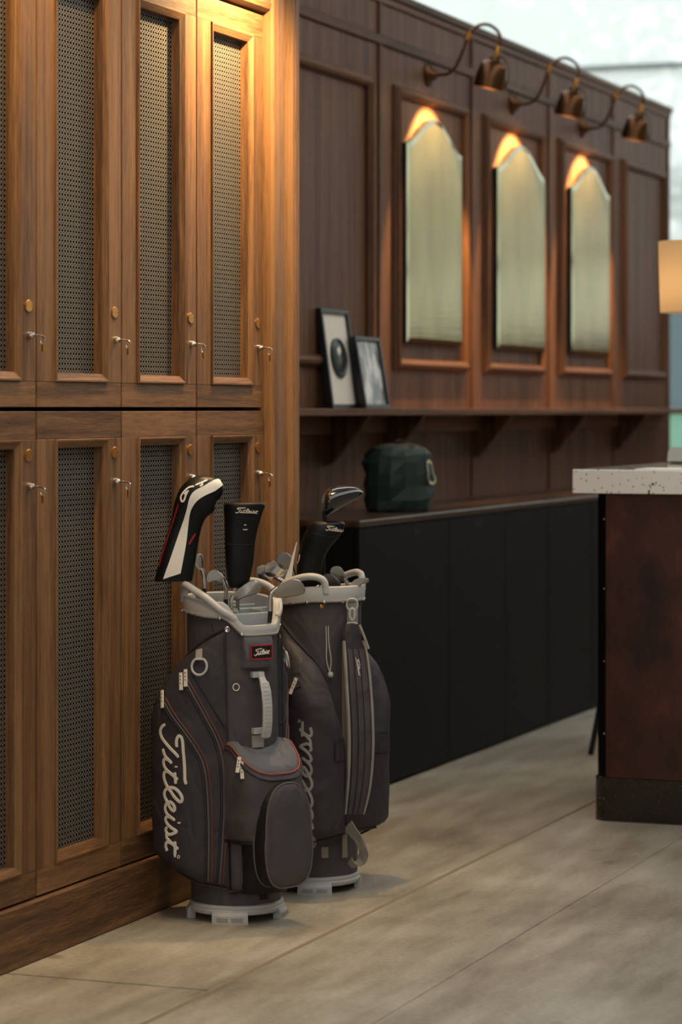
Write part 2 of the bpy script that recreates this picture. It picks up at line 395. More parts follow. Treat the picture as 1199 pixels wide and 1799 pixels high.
def locker_parts(upper):
    """one locker, local origin at the lower front left corner of its door"""
    t = empty('locker')
    h = 1.212 if upper else 1.250
    o0, o1 = (0.090, 1.118) if upper else (0.092, 1.154)      # grille opening bottom and top
    ya, yb, W = 0.126, 0.393, MOD - 0.003
    d = 0.030
    P = []
    P.append(box('body', -0.34, -0.30, 0.002, W, 0, h, VOID, t))
    for y0, y1 in ((0.0, 0.003), (W, W + 0.003)): P.append(box('side_panel', -0.32, -0.032, y0, y1, 0, h, VOID, t))
    P.append(box('door_stile', -d, 0, 0.005, ya - 0.012, o0 - 0.0235, o1 + 0.0235, OAK_V, t, 0.0012))
    P.append(box('door_stile', -d, 0, yb + 0.012, W, o0 - 0.0235, o1 + 0.0235, OAK_V, t, 0.0012))
    P.append(box('door_rail', -d, -0.0004, 0.005, W, 0.0, o0 - 0.0235, OAK_H, t, 0.0012))
    P.append(box('rail_tongue', -d, -0.002, ya - 0.012, yb + 0.012, o0 - 0.0235, o0 - 0.004, OAK_H, t))
    P.append(box('door_rail', -d, -0.0004, 0.005, W, o1 + 0.0235, h, OAK_H, t, 0.0012))
    P.append(box('rail_tongue', -d, -0.002, ya - 0.012, yb + 0.012, o1 + 0.004, o1 + 0.0235, OAK_H, t))
    mw = 0.023
    pr = [(0.0, -d), (0.0, -0.004), (0.005, -0.001), (mw - 0.005, 0.0065), (mw - 0.001, 0.0065), (mw, 0.005), (mw, -0.002)]
    ring = [(ya, o0), (yb, o0), (yb, o1), (ya, o1)]; out = [(-1, -1), (1, -1), (1, 1), (-1, 1)]
    for i in range(4):
        j = (i + 1) % 4
        secs = [[Vector((x, ring[k][0] + out[k][0] * q, ring[k][1] + out[k][1] * q)) for q, x in pr] for k in (i, j)]
        P.append(mesh('frame_moulding', *loft(secs), OAK_H if i in (0, 2) else OAK_V, t))
    P.append(mesh('grille', [(-d, ya - 0.004, o0 - 0.004), (-d, yb + 0.004, o0 - 0.004), (-d, yb + 0.004, o1 + 0.004), (-d, ya - 0.004, o1 + 0.004)], [(0, 1, 2, 3)], GRILLE, t))
    py = 0.461; pz = 0.259 if upper else 1.137
    n = 20; el = lambda s, x: [Vector((x, py + 0.021 * s * math.cos(2 * math.pi * k / n), pz + 0.0165 * s * math.sin(2 * math.pi * k / n))) for k in range(n)]
    pl = mesh('number_plate', *loft([el(1, 0.0), el(1, 0.002), el(.9, 0.003)]), BRASS, t); P.append(pl)
    for dy in (-0.0155, 0.0155):
        sc = mesh('screw', *xform(lathed([(0.0016, 0), (0.0016, 0.0008), (0.0005, 0.001)], 8, True, True), Matrix.Translation((0.003, py + dy, pz)) @ Matrix.Rotation(R(90), 4, 'Y')), BRONZE, pl)
    lz = 0.184 if upper else 1.058
    M = Matrix.Translation((0, py, lz)) @ Matrix.Rotation(R(90), 4, 'Y')
    lk = mesh('lock', *xform(lathed([(0.0105, 0), (0.0105, 0.004), (0.0085, 0.012), (0.0075, 0.015), (0.003, 0.0155), (0.0028, 0.026)], 16, True, True), M), CHROME, t, True); P.append(lk)
    ang = random.uniform(-0.25, 0.1)
    kp = [Vector((0.024, py, lz)), Vector((0.032, py, lz - 0.0005)), Vector((0.042, py + 0.001, lz - 0.002)), Vector((0.048, py + 0.001, lz - 0.007))]
    mesh('key', *tubed(spline(kp, 4), 0.0022, 8), CHROME, lk, True)
    tp = [Vector((0.040, py + 0.002, lz - 0.004 - 0.010 + 0.010 * math.cos(a))) + Vector((0.006 * math.sin(a), 0, 0)) for a in [2 * math.pi * k / 12 for k in range(12)]]
    mesh('key_ring', *tubed(tp, 0.0011, 6, True), CHROME, lk, True)
    mesh('key_tag', *boxd(0.037, 0.043, py, py + 0.004, lz - 0.042, lz - 0.022, 0.001), BRASS, lk)
    return t
def copy_tree(o, parent=None):
    c = o.copy(); COL.objects.link(c); c.parent = parent
    for ch in list(o.children): copy_tree(ch, c)
    return c
up = locker_parts(True); lo = locker_parts(False)
colname = ['at the far left edge', 'in the second column from the left', 'behind the white striped golf head cover', 'beside the end pilaster']
lown = ['at the far left edge', 'left of the golf bags', 'behind the front golf bag', 'behind the golf bags beside the end pilaster']
for i in range(4):
    for row, src, z in ((0, up, 1.424), (1, lo, 0.163)):
        o = src if i == 3 else None
        o = src if i == 0 else copy_tree(src)
        o.location = (LX, LY0 + i * MOD, z)
        tag(o, ('upper oak locker with brass grille ' + ['at the far left edge', 'in the second column from the left', 'in the third column from the left', 'beside the end pilaster'][i]) if row == 0 else
            'lower oak locker with dark grille ' + lown[i], 'locker', 'oak lockers in two rows')

# ------------------------------------------------------------------ panelled wall
WX = -4.0
wb = tag(box('wall_back', WX - 0.14, WX, 8.0, 15.76, 0.0, 3.17, WAL_V), kind='structure')
box('wall_cap', WX - 0.15, WX + 0.022, 8.0, 15.775, 3.165, 3.20, WAL_H, wb, 0.005)
box('wall_cap_bead', WX, WX + 0.012, 8.0, 15.77, 3.135, 3.165, WAL_H, wb, 0.004)
box('picture_rail', WX, WX + 0.014, 8.0, 15.76, 2.958, 3.0, WAL_H, wb, 0.005)
BAT = [9.59, 10.815, 12.055, 13.30, 14.515, 15.735]
for y in BAT: box('batten', WX, WX + 0.010, y - 0.017, y + 0.017, 0.0, 3.14, WAL_V, wb, 0.004)
PAN = [(9.81, 10.70), (10.985, 11.965), (12.22, 13.175), (13.455, 14.455), (14.69, 15.63)]
for y0, y1 in PAN:
    z0, z1, mw = 1.585, 2.81, 0.05
    pr = [(0.0, 0.0), (0.0, 0.008), (0.008, 0.012), (0.014, 0.026), (0.028, 0.032), (0.040, 0.026), (mw, 0.014), (mw, 0.0)]
    ring = [(y0, z0), (y1, z0), (y1, z1), (y0, z1)]; ins = [(1, 1), (-1, 1), (-1, -1), (1, -1)]
    for i in range(4):
        j = (i + 1) % 4
        secs = [[Vector((WX + x, ring[k][0] + ins[k][0] * q, ring[k][1] + ins[k][1] * q)) for q, x in pr] for k in (i, j)]
        v, f = loft(secs); f = [tuple(reversed(q)) for q in f]
        mesh('panel_moulding', v, f, WAL_H if i in (0, 2) else WAL_V, wb)

# mirrors
def mirror_outline(y0, y1, z0, zs, zt, ins=0.0):
    c = (y0 + y1) / 2; hw = (y1 - y0) / 2 - ins
    pts = [(c - hw, z0 + ins), (c + hw, z0 + ins), (c + hw, zs - ins * .4)]
    arc = []
    for k in range(0, 13):
        a = math.pi * k / 12
        yy = math.cos(a); q = abs(yy)
        zz = (zs + 0.012 - ins) + (zt - zs - 0.012) * (0.5 + 0.5 * math.cos(math.pi * q)) ** 0.8
        if k in (0, 12): continue
        arc.append((c + hw * 0.96 * yy, zz))
    pts += [(c + hw * 0.99, zs + 0.008 - ins)] + arc + [(c - hw * 0.99, zs + 0.008 - ins), (c - hw, zs - ins * .4)]
    return pts
for i, (y0, y1) in enumerate([(11.09, 11.845), (12.37, 13.155), (13.625, 14.365)]):
    t = tag(empty('wall_mirror', (WX, (y0 + y1) / 2, 1.705)), 'arched green-tinted wall mirror ' + ['nearest the leaning picture frames', 'in the middle of the three', 'farthest along the wall, by the lamp shade'][i], 'mirror', 'arched mirrors on the panelled wall')
    off = Vector((WX, (y0 + y1) / 2, 1.705))
    A = mirror_outline(y0, y1, 1.705, 2.56, 2.705); B = mirror_outline(y0, y1, 1.705, 2.56, 2.705, 0.022)
    P = lambda L, x: [Vector((WX + x, y, z)) - off for y, z in L]
    mesh('backing', *loft([P(A, 0.0), P(A, 0.026)]), FRAMEB, t)
    mesh('bevel', *loft([P(A, 0.0262), P(B, 0.0305)], True, False, False), MIRBEV, t)
    mesh('glass', *loft([P(B, 0.0265), P(B, 0.0306)]), MIRROR, t)

# wall lamps
for i, (y, nm) in enumerate([(11.44, 'nearest the viewer'), (12.68, 'in the middle of the three'), (13.90, 'farthest away')]):
    t = tag(empty('wall_lamp', (WX, y, 2.90)), 'bronze swan-neck wall lamp with bell shade, ' + nm, 'wall lamp', 'bronze lamps above the mirrors')
    M = Matrix.Rotation(R(90), 4, 'Y')
    mesh('wall_plate', *xform(lathed([(0.052, 0), (0.052, 0.006), (0.03, 0.02), (0.016, 0.045), (0.010, 0.05)], 24, True, True), M), BRONZE, t, True)
    pts = spline([(0.045, 0, 0), (0.09, 0, 0.0), (0.13, 0, 0.03), (0.165, 0, 0.10), (0.19, 0, 0.165), (0.23, 0, 0.205), (0.28, 0, 0.21), (0.325, 0, 0.18), (0.34, 0, 0.14), (0.33, 0, 0.11)], 5)
    mesh('arm', *tubed(pts, 0.0075, 10), BRONZE, t, True)
    tube('arm_joint', [(0.182, 0, 0.15), (0.197, 0, 0.18)], 0.012, BRASS, t, 10)
    T = Matrix.Translation((0.302, 0, 0.0)) @ Matrix.Rotation(R(13), 4, 'Y') @ Matrix.Scale(1.12, 4)
    sh = mesh('bell_shade', *xform(lathed([(0.008, 0.062), (0.02, 0.06), (0.022, 0.045), (0.045, 0.038), (0.056, 0.02), (0.062, -0.02), (0.066, -0.066), (0.0635, -0.066), (0.058, -0.02), (0.05, 0.018), (0.03, 0.034), (0.0, 0.036)], 28), T), BRONZE, t, True)
    mesh('shade_hanger', *tubed([T @ Vector(p) for p in spline([(0.062, 0, -0.07), (0.068, 0, -0.02), (0.058, 0, 0.03), (0.035, 0, 0.058), (0.0, 0, 0.066), (-0.03, 0, 0.05)], 4)], 0.004, 8), BRONZE, t, True)
    mesh('swivel', *tubed([T @ Vector((0, 0, 0.055)), T @ Vector((0, 0, 0.08)), Vector((0.33, 0, 0.112))], [0.009, 0.011, 0.009], 10), BRASS, t, True)
    mesh('bulb', *xform(lathed([(0.004, 0.015), (0.018, 0.0), (0.026, -0.028), (0.02, -0.054), (0.003, -0.062)], 16, True, True), T), BULB, t, True)
    sp = lamp('wall_lamp_light', 'SPOT', (0, 0, 0), (0, 0, -1), 85, WARM, spot_size=R(85), spot_blend=0.3, shadow_soft_size=0.015)
    sp.parent = t; p0 = T @ Vector((0, 0, -0.075)); sp.location = p0
    sp.rotation_euler = Vector((-math.sin(R(36)), 0, -math.cos(R(36)))).to_track_quat('-Z', 'Y').to_euler()

# ------------------------------------------------------------------ shelf with brackets
sh = tag(empty('wall_shelf', (WX, 9.18, 1.392)), 'long dark wooden wall shelf on triangular brackets under the mirrors', 'shelf')
SO = Vector((WX, 9.18, 1.392))
box('shelf_board', 0.0, 0.225, 0, 6.38, 0.0, 0.028, WAL_H, sh, 0.003)
box('shelf_ledger', 0.0, 0.03, 0, 6.38, -0.075, 0.0, WAL_H, sh, 0.002)
for y in (10.20, 10.86, 12.10, 13.345, 14.56):
    pr = [(0.0, 0.0), (0.19, 0.0), (0.175, -0.025), (0.03, -0.19), (0.0, -0.20)]
    v, f = extr_yz(pr, y - 9.18 - 0.017, y - 9.18 + 0.017)
    mesh('bracket', v, f, WAL_V, sh)

# ------------------------------------------------------------------ black cabinet
cb = tag(empty('sideboard', (WX, 9.33, 0)), 'long black low cabinet with dark wooden top along the panelled wall', 'cabinet')
box('body', 0.036, 0.452, 0.0, 6.37, 0.07, 0.985, BLACKW, cb)
box('plinth', 0.036, 0.44, 0.012, 6.36, 0.0, 0.07, BLACKW, cb)
box('top', 0.036, 0.478, -0.006, 6.38, 0.985, 1.01, TOPW, cb, 0.004)
cuts = [0.0, 1.02, 1.765, 2.39, 3.09, 3.80, 4.50, 5.2, 5.8, 6.37]
for i, (a, b) in enumerate(zip(cuts, cuts[1:])):
    dr = box('door', 0.453, 0.472, a + 0.002, b - 0.002, 0.012, 0.98, BLACKW, cb, 0.0015)
    pc = {0: 0.64, 1: 1.39, 3: 2.73}.get(i, (a + b) / 2)
    mesh('finger_pull', *boxd(0.466, 0.4726, pc - 0.045, pc + 0.045, 0.935, 0.955, 0.003), VOID, dr)

# ------------------------------------------------------------------ frames, green bag
def picture_frame(y0, y1, h, xb, xt, label, round_):
    t = tag(empty('picture_frame', (xb, y0, 1.4205)), label, 'picture frame')
    ang = math.asin((xb - xt) / h); t.rotation_euler = (0, -ang, 0)
    W = y1 - y0; b = 0.018
    for (a0, a1, c0, c1) in ((0, W, 0, b), (0, W, h - b, h), (0, b, b, h - b), (W - b, W, b, h - b)):
        box('frame_bar', -0.028, 0.0, a0, a1, c0, c1, FRAMEB, t, 0.002)
    if round_:
        box('mat_board', -0.02, -0.014, b, W - b, b, h - b, MATW, t)
        M = Matrix.Translation((-0.014, W * 0.5, h * 0.51)) @ Matrix.Rotation(R(90), 4, 'Y')
        md = mesh('medallion', *xform(lathed([(0.081, 0), (0.081, 0.010), (0.074, 0.014), (0.069, 0.008), (0.064, 0.007), (0.055, 0.011), (0.0, 0.013)], 36, True), M), MEDAL, t, True)
        mesh('emblem', *xform(boxd(-0.045, -0.018, -0.018, 0.018, 0.012, 0.016, 0.001), M @ Matrix.Rotation(R(30), 4, 'Z')), MATW, md)
    else:
        box('print', -0.02, -0.012, b, W - b, b, h - b, PHOTO, t)
    return t
picture_frame(10.09, 10.40, 0.405, -3.925, -3.978, 'tall black picture frame with round dark medallion leaning on the shelf', True)
picture_frame(10.36, 10.65, 0.30, -3.885, -3.935, 'small black picture frame with grey landscape print leaning on the shelf', False)

def green_bag():
    t = tag(empty('drawstring_bag', (-3.715, 10.27, 1.01)), 'crumpled dark green fabric bag on the black cabinet', 'bag')
    rnd = random.Random(4)
    secs = []; n = 15
    pr = [(0.0, .86), (.01, .97), (.05, 1.02), (.10, 1.03), (.15, 1.02), (.195, 1.0), (.228, .94), (.25, .80), (.262, .58), (.268, .25)]
    for z, k in pr:
        s = []
        for j in range(n):
            a = 2 * math.pi * j / n
            ca, sa = math.cos(a), math.sin(a)
            e = (abs(ca) ** 2.6 + abs(sa) ** 2.6) ** (-1 / 2.6)
            r = 1 + (rnd.uniform(-.075, .075) + 0.04 * math.sin(3 * a + z * 40) if 0.0 < z < .25 else 0)
            s.append(Vector((0.105 * k * e * ca * r, 0.148 * k * e * sa * r, z + (rnd.uniform(-.006, .006) if z > .0 else 0))))
        secs.append(s)
    v, f = loft(secs)
    rz = Matrix.Rotation(R(-25), 4, 'Z'); v = [rz @ q for q in v]
    b = mesh('body', v, f, GREEN, t)
    bv = BVHTree.FromPolygons(v, [tuple(q) for q in f])
    # cream emblem on the face turned towards the room
    N = rz @ Vector((0.57, 0.82, 0)); N.normalize(); E = Vector((-N.y, N.x, 0))
    pts, nr = [], []
    for k in range(24):
        a = 2 * math.pi * k / 24
        o = Vector((0, 0, 0.155)) + N * .5 + E * (0.032 * math.cos(a) - .02) + Vector((0, 0, 0.045 * math.sin(a)))
        hit = bv.ray_cast(o, -N)
        if hit[0]: pts.append(hit[0] + N * .003); nr.append(N)
    mesh('emblem_ring', *ribbond(pts, nr, 0.012, 0.002, True), LOGO_CR, t, True)
    tube('carry_loop', [rz @ Vector(p) for p in spline([(0, -.03, .25), (0, -.02, .275), (0, .015, .28), (0, .03, .25)], 5)], 0.006, BLKF, t)
green_bag()

# ------------------------------------------------------------------ reception island
def rrect(x0, x1, y0, y1, r, z, n=8):
    out = []
    for cx, cy, a0 in ((x0 + r, y0 + r, 180), (x1 - r, y0 + r, 270), (x1 - r, y1 - r, 0), (x0 + r, y1 - r, 90)):
        for k in range(n + 1):
            a = R(a0 + 90 * k / n); out.append(Vector((cx + r * math.cos(a), cy + r * math.sin(a), z)))
    return out
IX0, IX1, IY0, IY1 = -2.578, 0.6, 9.10, 10.15
ds = tag(empty('reception_desk', (-2.0, 9.6, 0)), 'reception desk clad in dark aged copper with speckled black plinth', 'desk')
dl = lambda vf: ([Vector(p) - Vector((-2.0, 9.6, 0)) for p in vf[0]], vf[1])
mesh('plinth', *dl(loft([rrect(IX0 - 0.004, IX1, IY0 - 0.004, IY1, 0.06, 0.0), rrect(IX0 - 0.004, IX1, IY0 - 0.004, IY1, 0.06, 0.149), rrect(IX0 + .002, IX1, IY0 + .002, IY1, 0.055, 0.153)])), TERR_K, ds, True)
mesh('carcass', *dl(loft([rrect(IX0 + 0.004, IX1, IY0 + 0.006, IY1, 0.05, 0.15), rrect(IX0 + 0.004, IX1, IY0 + 0.006, IY1, 0.05, 1.131)])), BLACKW, ds, True)
v, f = boxd(IX0 + 0.047, IX0 + 0.95, IY0 - 0.004, IY0 + 0.008, 0.151, 1.1305, 0.001); mesh('copper_panel', *dl((v, f)), COPPER, ds)
v, f = boxd(IX0 + 0.953, IX0 + 1.85, IY0 - 0.004, IY0 + 0.008, 0.151, 1.1305, 0.001); mesh('copper_panel', *dl((v, f)), COPPER, ds)
for z in (0.30, 0.55, 0.80, 1.04):
    mesh('rivet', *dl(xform(lathed([(0.0032, 0), (0.003, 0.001), (0.001, 0.002)], 8, True, True), Matrix.Translation((IX0 + 0.038, IY0 + 0.0062, z)) @ Matrix.Rotation(R(90), 4, 'X'))), CHROME, ds)
ct = tag(mesh('countertop', *loft([rrect(-2.63, 0.7, 9.02, 10.30, 0.006, 1.131, 2), rrect(-2.63, 0.7, 9.02, 10.30, 0.006, 1.209, 2), rrect(-2.627, .697, 9.023, 10.297, 0.005, 1.212, 2)]), TERR), 'thick white terrazzo countertop with black chips on the reception desk', 'countertop')
tag(box('paper_sheet', -2.42, -2.12, 9.06, 9.27, 1.2122, 1.2145, MATW, None, 0.0), 'white paper sheet lying flat on the terrazzo countertop', 'paper')
pb = tag(empty('card_terminal', (-2.575, 10.12, 1.212)), 'pale grey rounded device standing on the countertop by the lamp', 'device')
mesh('body', *loft([[Vector((x, y, z)) for x, y in [(0.0 + i, 0), (0.15 - i, 0), (0.15 - i, 0.05), (0 + i, 0.05)]] for z, i in ((0.008, 0.0), (0.045, .004), (0.058, .01), (0.062, 0.02))]), plain('device_grey', srgb(188, 190, 178), 0.5), pb)
box('base', 0.01, 0.16, 0.005, 0.05, 0.0, 0.008, BLACK, pb)

# table lamp on the island
tl = tag(empty('table_lamp', (-2.41, 10.0, 1.212)), 'glowing linen table lamp on the terrazzo countertop', 'lamp')
mesh('base', *lathed([(0.075, 0), (0.075, 0.012), (0.06, 0.02), (0.012, 0.03)], 28, True, True), BRONZE, tl, True)
tube('stem', [(0, 0, 0.025), (0, 0, 0.62)], 0.009, BRONZE, tl, 10)
mesh('lamp_shade', *lathed([(0.157, 0.567), (0.164, 0.832), (0.161, 0.832), (0.154, 0.567)], 40), LINEN, tl, True)
mesh('bulb', *xform(lathed([(0.008, -0.05), (0.03, -0.01), (0.032, 0.02), (0.01, 0.045)], 16, True, True), Matrix.Translation((0, 0, 0.68))), BULBL, tl, True)
pl = lamp('table_lamp_light', 'POINT', (0, 0, 0.66), (0, 0, 0), 0.65, (1, 0.86, 0.66), shadow_soft_size=0.035); pl.parent = tl
pl.visible_camera = True

# stool behind the island
st = tag(empty('bar_stool', (-2.86, 10.95, 0)), 'dark stool with splayed leg showing behind the reception desk', 'stool')
for sx, sy in ((-1, -1), (1, -1), (1, 1), (-1, 1)):
    tube('leg', [(sx * .215, sy * .13, 0.0), (sx * .10, sy * .09, 0.62)], [0.012, 0.017], BLACK, st, 8)
mesh('seat', *lathed([(0.13, 0.62), (0.15, 0.635), (0.15, 0.66), (0.13, 0.672), (0.0, 0.672)], 28, True), LEATH, st, True)

# ------------------------------------------------------------------ far glazing and trees
FY = 20.0
wf = tag(empty('window_1', (0, FY, 0)), kind='structure')
for x0 in (-13.3, -11.3, -9.3, -6.52, -4.5, -2.5, -0.5, 1.5, 3.5):
    x1 = x0 + (2.78 if x0 == -9.3 else 2.0)
    for z0, z1, m in ((0.02, 1.41, PANE_M if x0 < -4.6 else MULL), (1.43, 2.6, PANE_T if x0 < -4.6 else PANE), (2.66, 3.98, PANE), (4.02, 7.5, PANE)):
        box('pane', x0 + .02, x1 - .02, -0.006, 0.006, z0, z1, m, wf)
    box('mullion', x0 - .02, x0 + .02, -0.04, 0.04, 0, 7.5, PANE if x0 < -6 else MULL, wf)
for z, hh in ((0.01, .02), (1.42, .02), (2.63, .035), (4.0, .012), (7.52, .04)):
    box('transom', -13.3, 5.5, -0.04, 0.04, z - hh, z + hh, MULL, wf)
for z in (2.91, 3.03, 3.13, 3.23):
    box('louvre_bar', -6.3, 5.5, 0.05, 0.09, z - .012, z + .012, MULL, wf)
def tree(x, y, h, cr, label, seed):
    rnd = random.Random(seed)
    t = tag(empty('tree', (x, y, -0.02)), label, 'tree', 'trees outside the glazing')
    tube('trunk', [(0, 0, 0), (0.1, 0, h * .3), (0, 0.1, h * .6)], [.2, .16, .08], BARK, t, 8)
    vs, fs = [], []
    cl = [(rnd.uniform(-cr, cr) * .8, rnd.uniform(-cr, cr) * .8, h * .62 + rnd.uniform(-.9, .9) * cr) for _ in range(26)]
    for c in cl:
        for _ in range(60):
            p = Vector(c) + Vector((rnd.gauss(0, 1), rnd.gauss(0, 1), rnd.gauss(0, .8))) * cr * .2
            a = Vector((rnd.gauss(0, 1), rnd.gauss(0, 1), rnd.gauss(0, 1))).normalized() * .16; b = a.orthogonal().normalized() * .11
            o = len(vs); vs += [p - a, p + b, p + a, p - b]; fs.append((o, o + 1, o + 2, o + 3))
    f = mesh('foliage', vs, fs, LEAFM, t); f['kind'] = 'stuff'
tree(-9.0, 29, 6.6, 2.0, 'pale tree outside the tall glazing, left of the wall lamps', 1)
tree(-11.5, 36, 9.5, 3.0, 'tall pale tree outside behind the wall lamps', 2)
tree(-7.2, 44, 8.0, 2.4, 'far pale tree outside at the right edge', 3)

#BAGS#
# ------------------------------------------------------------------ golf bags
# One bag is modelled in its own frame: x to the right, y to the back, z up, as the front bag stands.
# Sketch units: 627 to the metre, origin (416, 1608) on the bag's axis at the floor, seen from VIEW.
C1, C2 = Vector((-3.027, 7.034, 0)), Vector((-2.991, 7.536, 0))
D1 = C1.length; VIEW = Vector((0, -D1, EYE))
FR = 42.0
def SP(u, v, t=0.0, cx=416, cy=1608, k=627.0, view=VIEW):
    p = Vector(((u - cx) / k, 0, (cy - v) / k))
    return view + (p - view) * ((-view.y - t) / -view.y)
LEAN = -0.017      # the tube leans slightly to one side
def pol(r, th, z): return Vector((r * math.sin(R(th)) + LEAN * z, -r * math.cos(R(th)), z))
def interp(tab, x):
    if x <= tab[0][0]: return tab[0][1]
    for (a, u), (b, v) in zip(tab, tab[1:]):
        if x <= b:
            q = (x - a) / (b - a); return u + (v - u) * q
    return tab[-1][1]
def sm(x): x = max(0, min(1, x)); return x * x * (3 - 2 * x)
def wrap(a): return (a + 180) % 360 - 180
def tr(z): return 0.1265 - 0.001 * z / 0.85
def ztop(th):
    a = abs(wrap(th - FR)); return 0.822 + 0.066 * sm((a - 24) / 30) + 0.012 * sm((a - 60) / 60)
def zbot(th):
    a = abs(wrap(th - FR)); return ztop(th) - 0.026 - 0.016 * sm((a - 24) / 30)
BUL = [(50, .014), (60, .024), (72, .040), (88, .067), (105, .095), (118, .108), (130, .102), (145, .074), (158, .026), (168, 0)]
ZT = [(50, .818), (66, .80), (82, .775), (102, .735), (122, .685), (132, .64), (142, .56), (152, .48), (160, .42), (168, .38)]
ZB = [(50, .088), (82, .104), (102, .128), (122, .158), (145, .17), (168, .17)]
def pocket_r(a, z):
    zt, zb = interp(ZT, a), interp(ZB, a)
    q = (z - zb) / (zt - zb); q = max(0, min(1, q))
    lo_ = math.sqrt(max(0, 1 - (1 - min(1, q / .09)) ** 2)); hi = min(1, (1 - q) / .30); hi = math.sqrt(max(0, 1 - (1 - hi) ** 2.2))
    wr = 0.0022 * math.sin(a * .17 + z * 31) * math.sin(z * 19 - a * .06)
    return tr(z) + 0.001 + interp(BUL, a) * lo_ * hi + wr * lo_ * hi
def pocket_surface(sgn):
    A = [50, 50.01, 52, 55, 60, 66, 72, 78, 84, 90, 96, 102, 108, 113, 118, 123, 128, 134, 140, 146, 152, 158, 163, 168]
    NQ = 44; secs = []
    for i, a in enumerate(A):
        zt, zb = interp(ZT, a), interp(ZB, a); row = []
        for k in range(NQ + 1):
            z = zb + (zt - zb) * k / NQ
            r = tr(z) - 0.004 if (i == 0 or k in (0, NQ)) else pocket_r(a, z)
            row.append(pol(r, FR + sgn * a, z))
        secs.append(row)
    v, f = loft(secs, False, False, False)
    if sgn > 0: f = [tuple(reversed(q)) for q in f]
    return v, f
n_dir = Vector((math.sin(R(FR)), -math.cos(R(FR)), 0)); e_dir = Vector((math.cos(R(FR)), math.sin(R(FR)), 0))
def FE(e, n, z): return e_dir * e + n_dir * n + Vector((LEAN * z, 0, z))
def mir(p):
    q = Vector((p.x - LEAN * p.z, p.y, p.z)); q = q - e_dir * (2 * q.dot(e_dir)); q.x += LEAN * q.z; return q
def mird(vf): return [mir(Vector(p)) for p in vf[0]], [tuple(reversed(q)) for q in vf[1]]

# lettering strokes, text running along +first axis, tops of letters towards +second axis
def U(*p): return [(y, x) for x, y in p]
B = 1730
STROKES = [
    U((315, 165), (245, 215), (205, 300), (205, 390), (245, 500), (330, 620), (450, 760), (560, 870), (640, 970)),
    U((605, 720), (590, 640), (595, 540), (625, 470), (665, 445), (710, 480), (735, 560), (745, 680), (755, 850), (770, 1000), (785, 1200), (790, 1400), (795, 1520), (825, 1625)),
    U((262, 755), (285, 860), (330, 960), (400, 1030), (480, 1115)),
    U((400, 1035), (310, 1000), (277, 1080), (300, 1190), (350, 1270), (430, 1340), (530, 1430), (620, 1515)),
    U((548, 1330), (555, 1420), (565, 1530), (570, 1610)),
    U((500, 1400), (390, 1318), (310, 1320), (285, 1400), (300, 1510), (340, 1620), (400, 1730), (450, B + 60), (520, B + 175), (610, B + 275), (685, B + 322), (725, B + 270), (710, B + 180), (640, B + 70), (560, B), (470, 1700), (380, 1710), (320, 1770), (298, B + 110), (310, B + 200), (350, B + 290), (390, B + 370),
      (430, B + 450), (500, B + 535), (545, B + 520), (540, B + 440), (490, B + 360), (420, B + 320), (350, B + 360), (315, B + 450), (330, B + 550), (370, B + 620), (450, B + 690), (550, B + 770)),
    U((450, B + 700), (370, B + 675), (328, B + 720), (340, B + 800), (390, B + 880), (480, B + 960), (590, B + 1040), (520, B + 1085), (430, B + 1112), (360, B + 1080), (330, B + 990), (365, B + 930)),
    U((345, B + 1050), (355, B + 1180), (400, B + 1250), (480, B + 1330), (560, B + 1410), (630, B + 1470)),
    U((545, B + 1280), (555, B + 1400), (552, B + 1660)),
    U((500, B + 1350), (420, B + 1305), (350, B + 1305), (328, B + 1380), (345, B + 1460), (365, B + 1510)),
]
DOTS = [(1195, 580, 42), (B + 830, 650, 45)]
def lettering(place, width, th, reg=True, k=3):
    """place(a, b) -> (point, normal) for stroke coordinates; width of a stroke in metres"""
    parts = []
    def rib(st, ww, closed=False, kk=k):
        pts = spline([(a, b, 0) for a, b in st], kk, closed); P, N = [], []
        for q in pts:
            h = place(q.x, q.y)
            if h: P.append(h[0]); N.append(h[1])
        if len(P) > 2: parts.append(ribbond(P, N, ww, th, closed))
    for s_ in STROKES: rib(s_, width)
    for a, b, r in DOTS: rib([(a - r * .4, b), (a, b), (a + r * .4, b)], width * 1.25, False, 1)
    if reg: rib([(B + 1655 + 34 * math.cos(t), 637 + 26 * math.sin(t)) for t in [k_ * math.pi / 4 for k_ in range(8)]], width * .22, True, 2)
    return join(*parts)

def project(bvh, pts, off=0.0, k=5, closed=False, view=VIEW, toward=None):
    P, N = [], []
    for q in spline([Vector((a, b, 0)) for a, b in pts], k, closed):
        d = SP(q.x, q.y) - view; d.normalize()
        h = bvh.ray_cast(view, d)
        if h[0]:
            nn = h[1] if h[1].dot(d) < 0 else -h[1]
            P.append(h[0] + nn * off); N.append(nn)
    return P, N

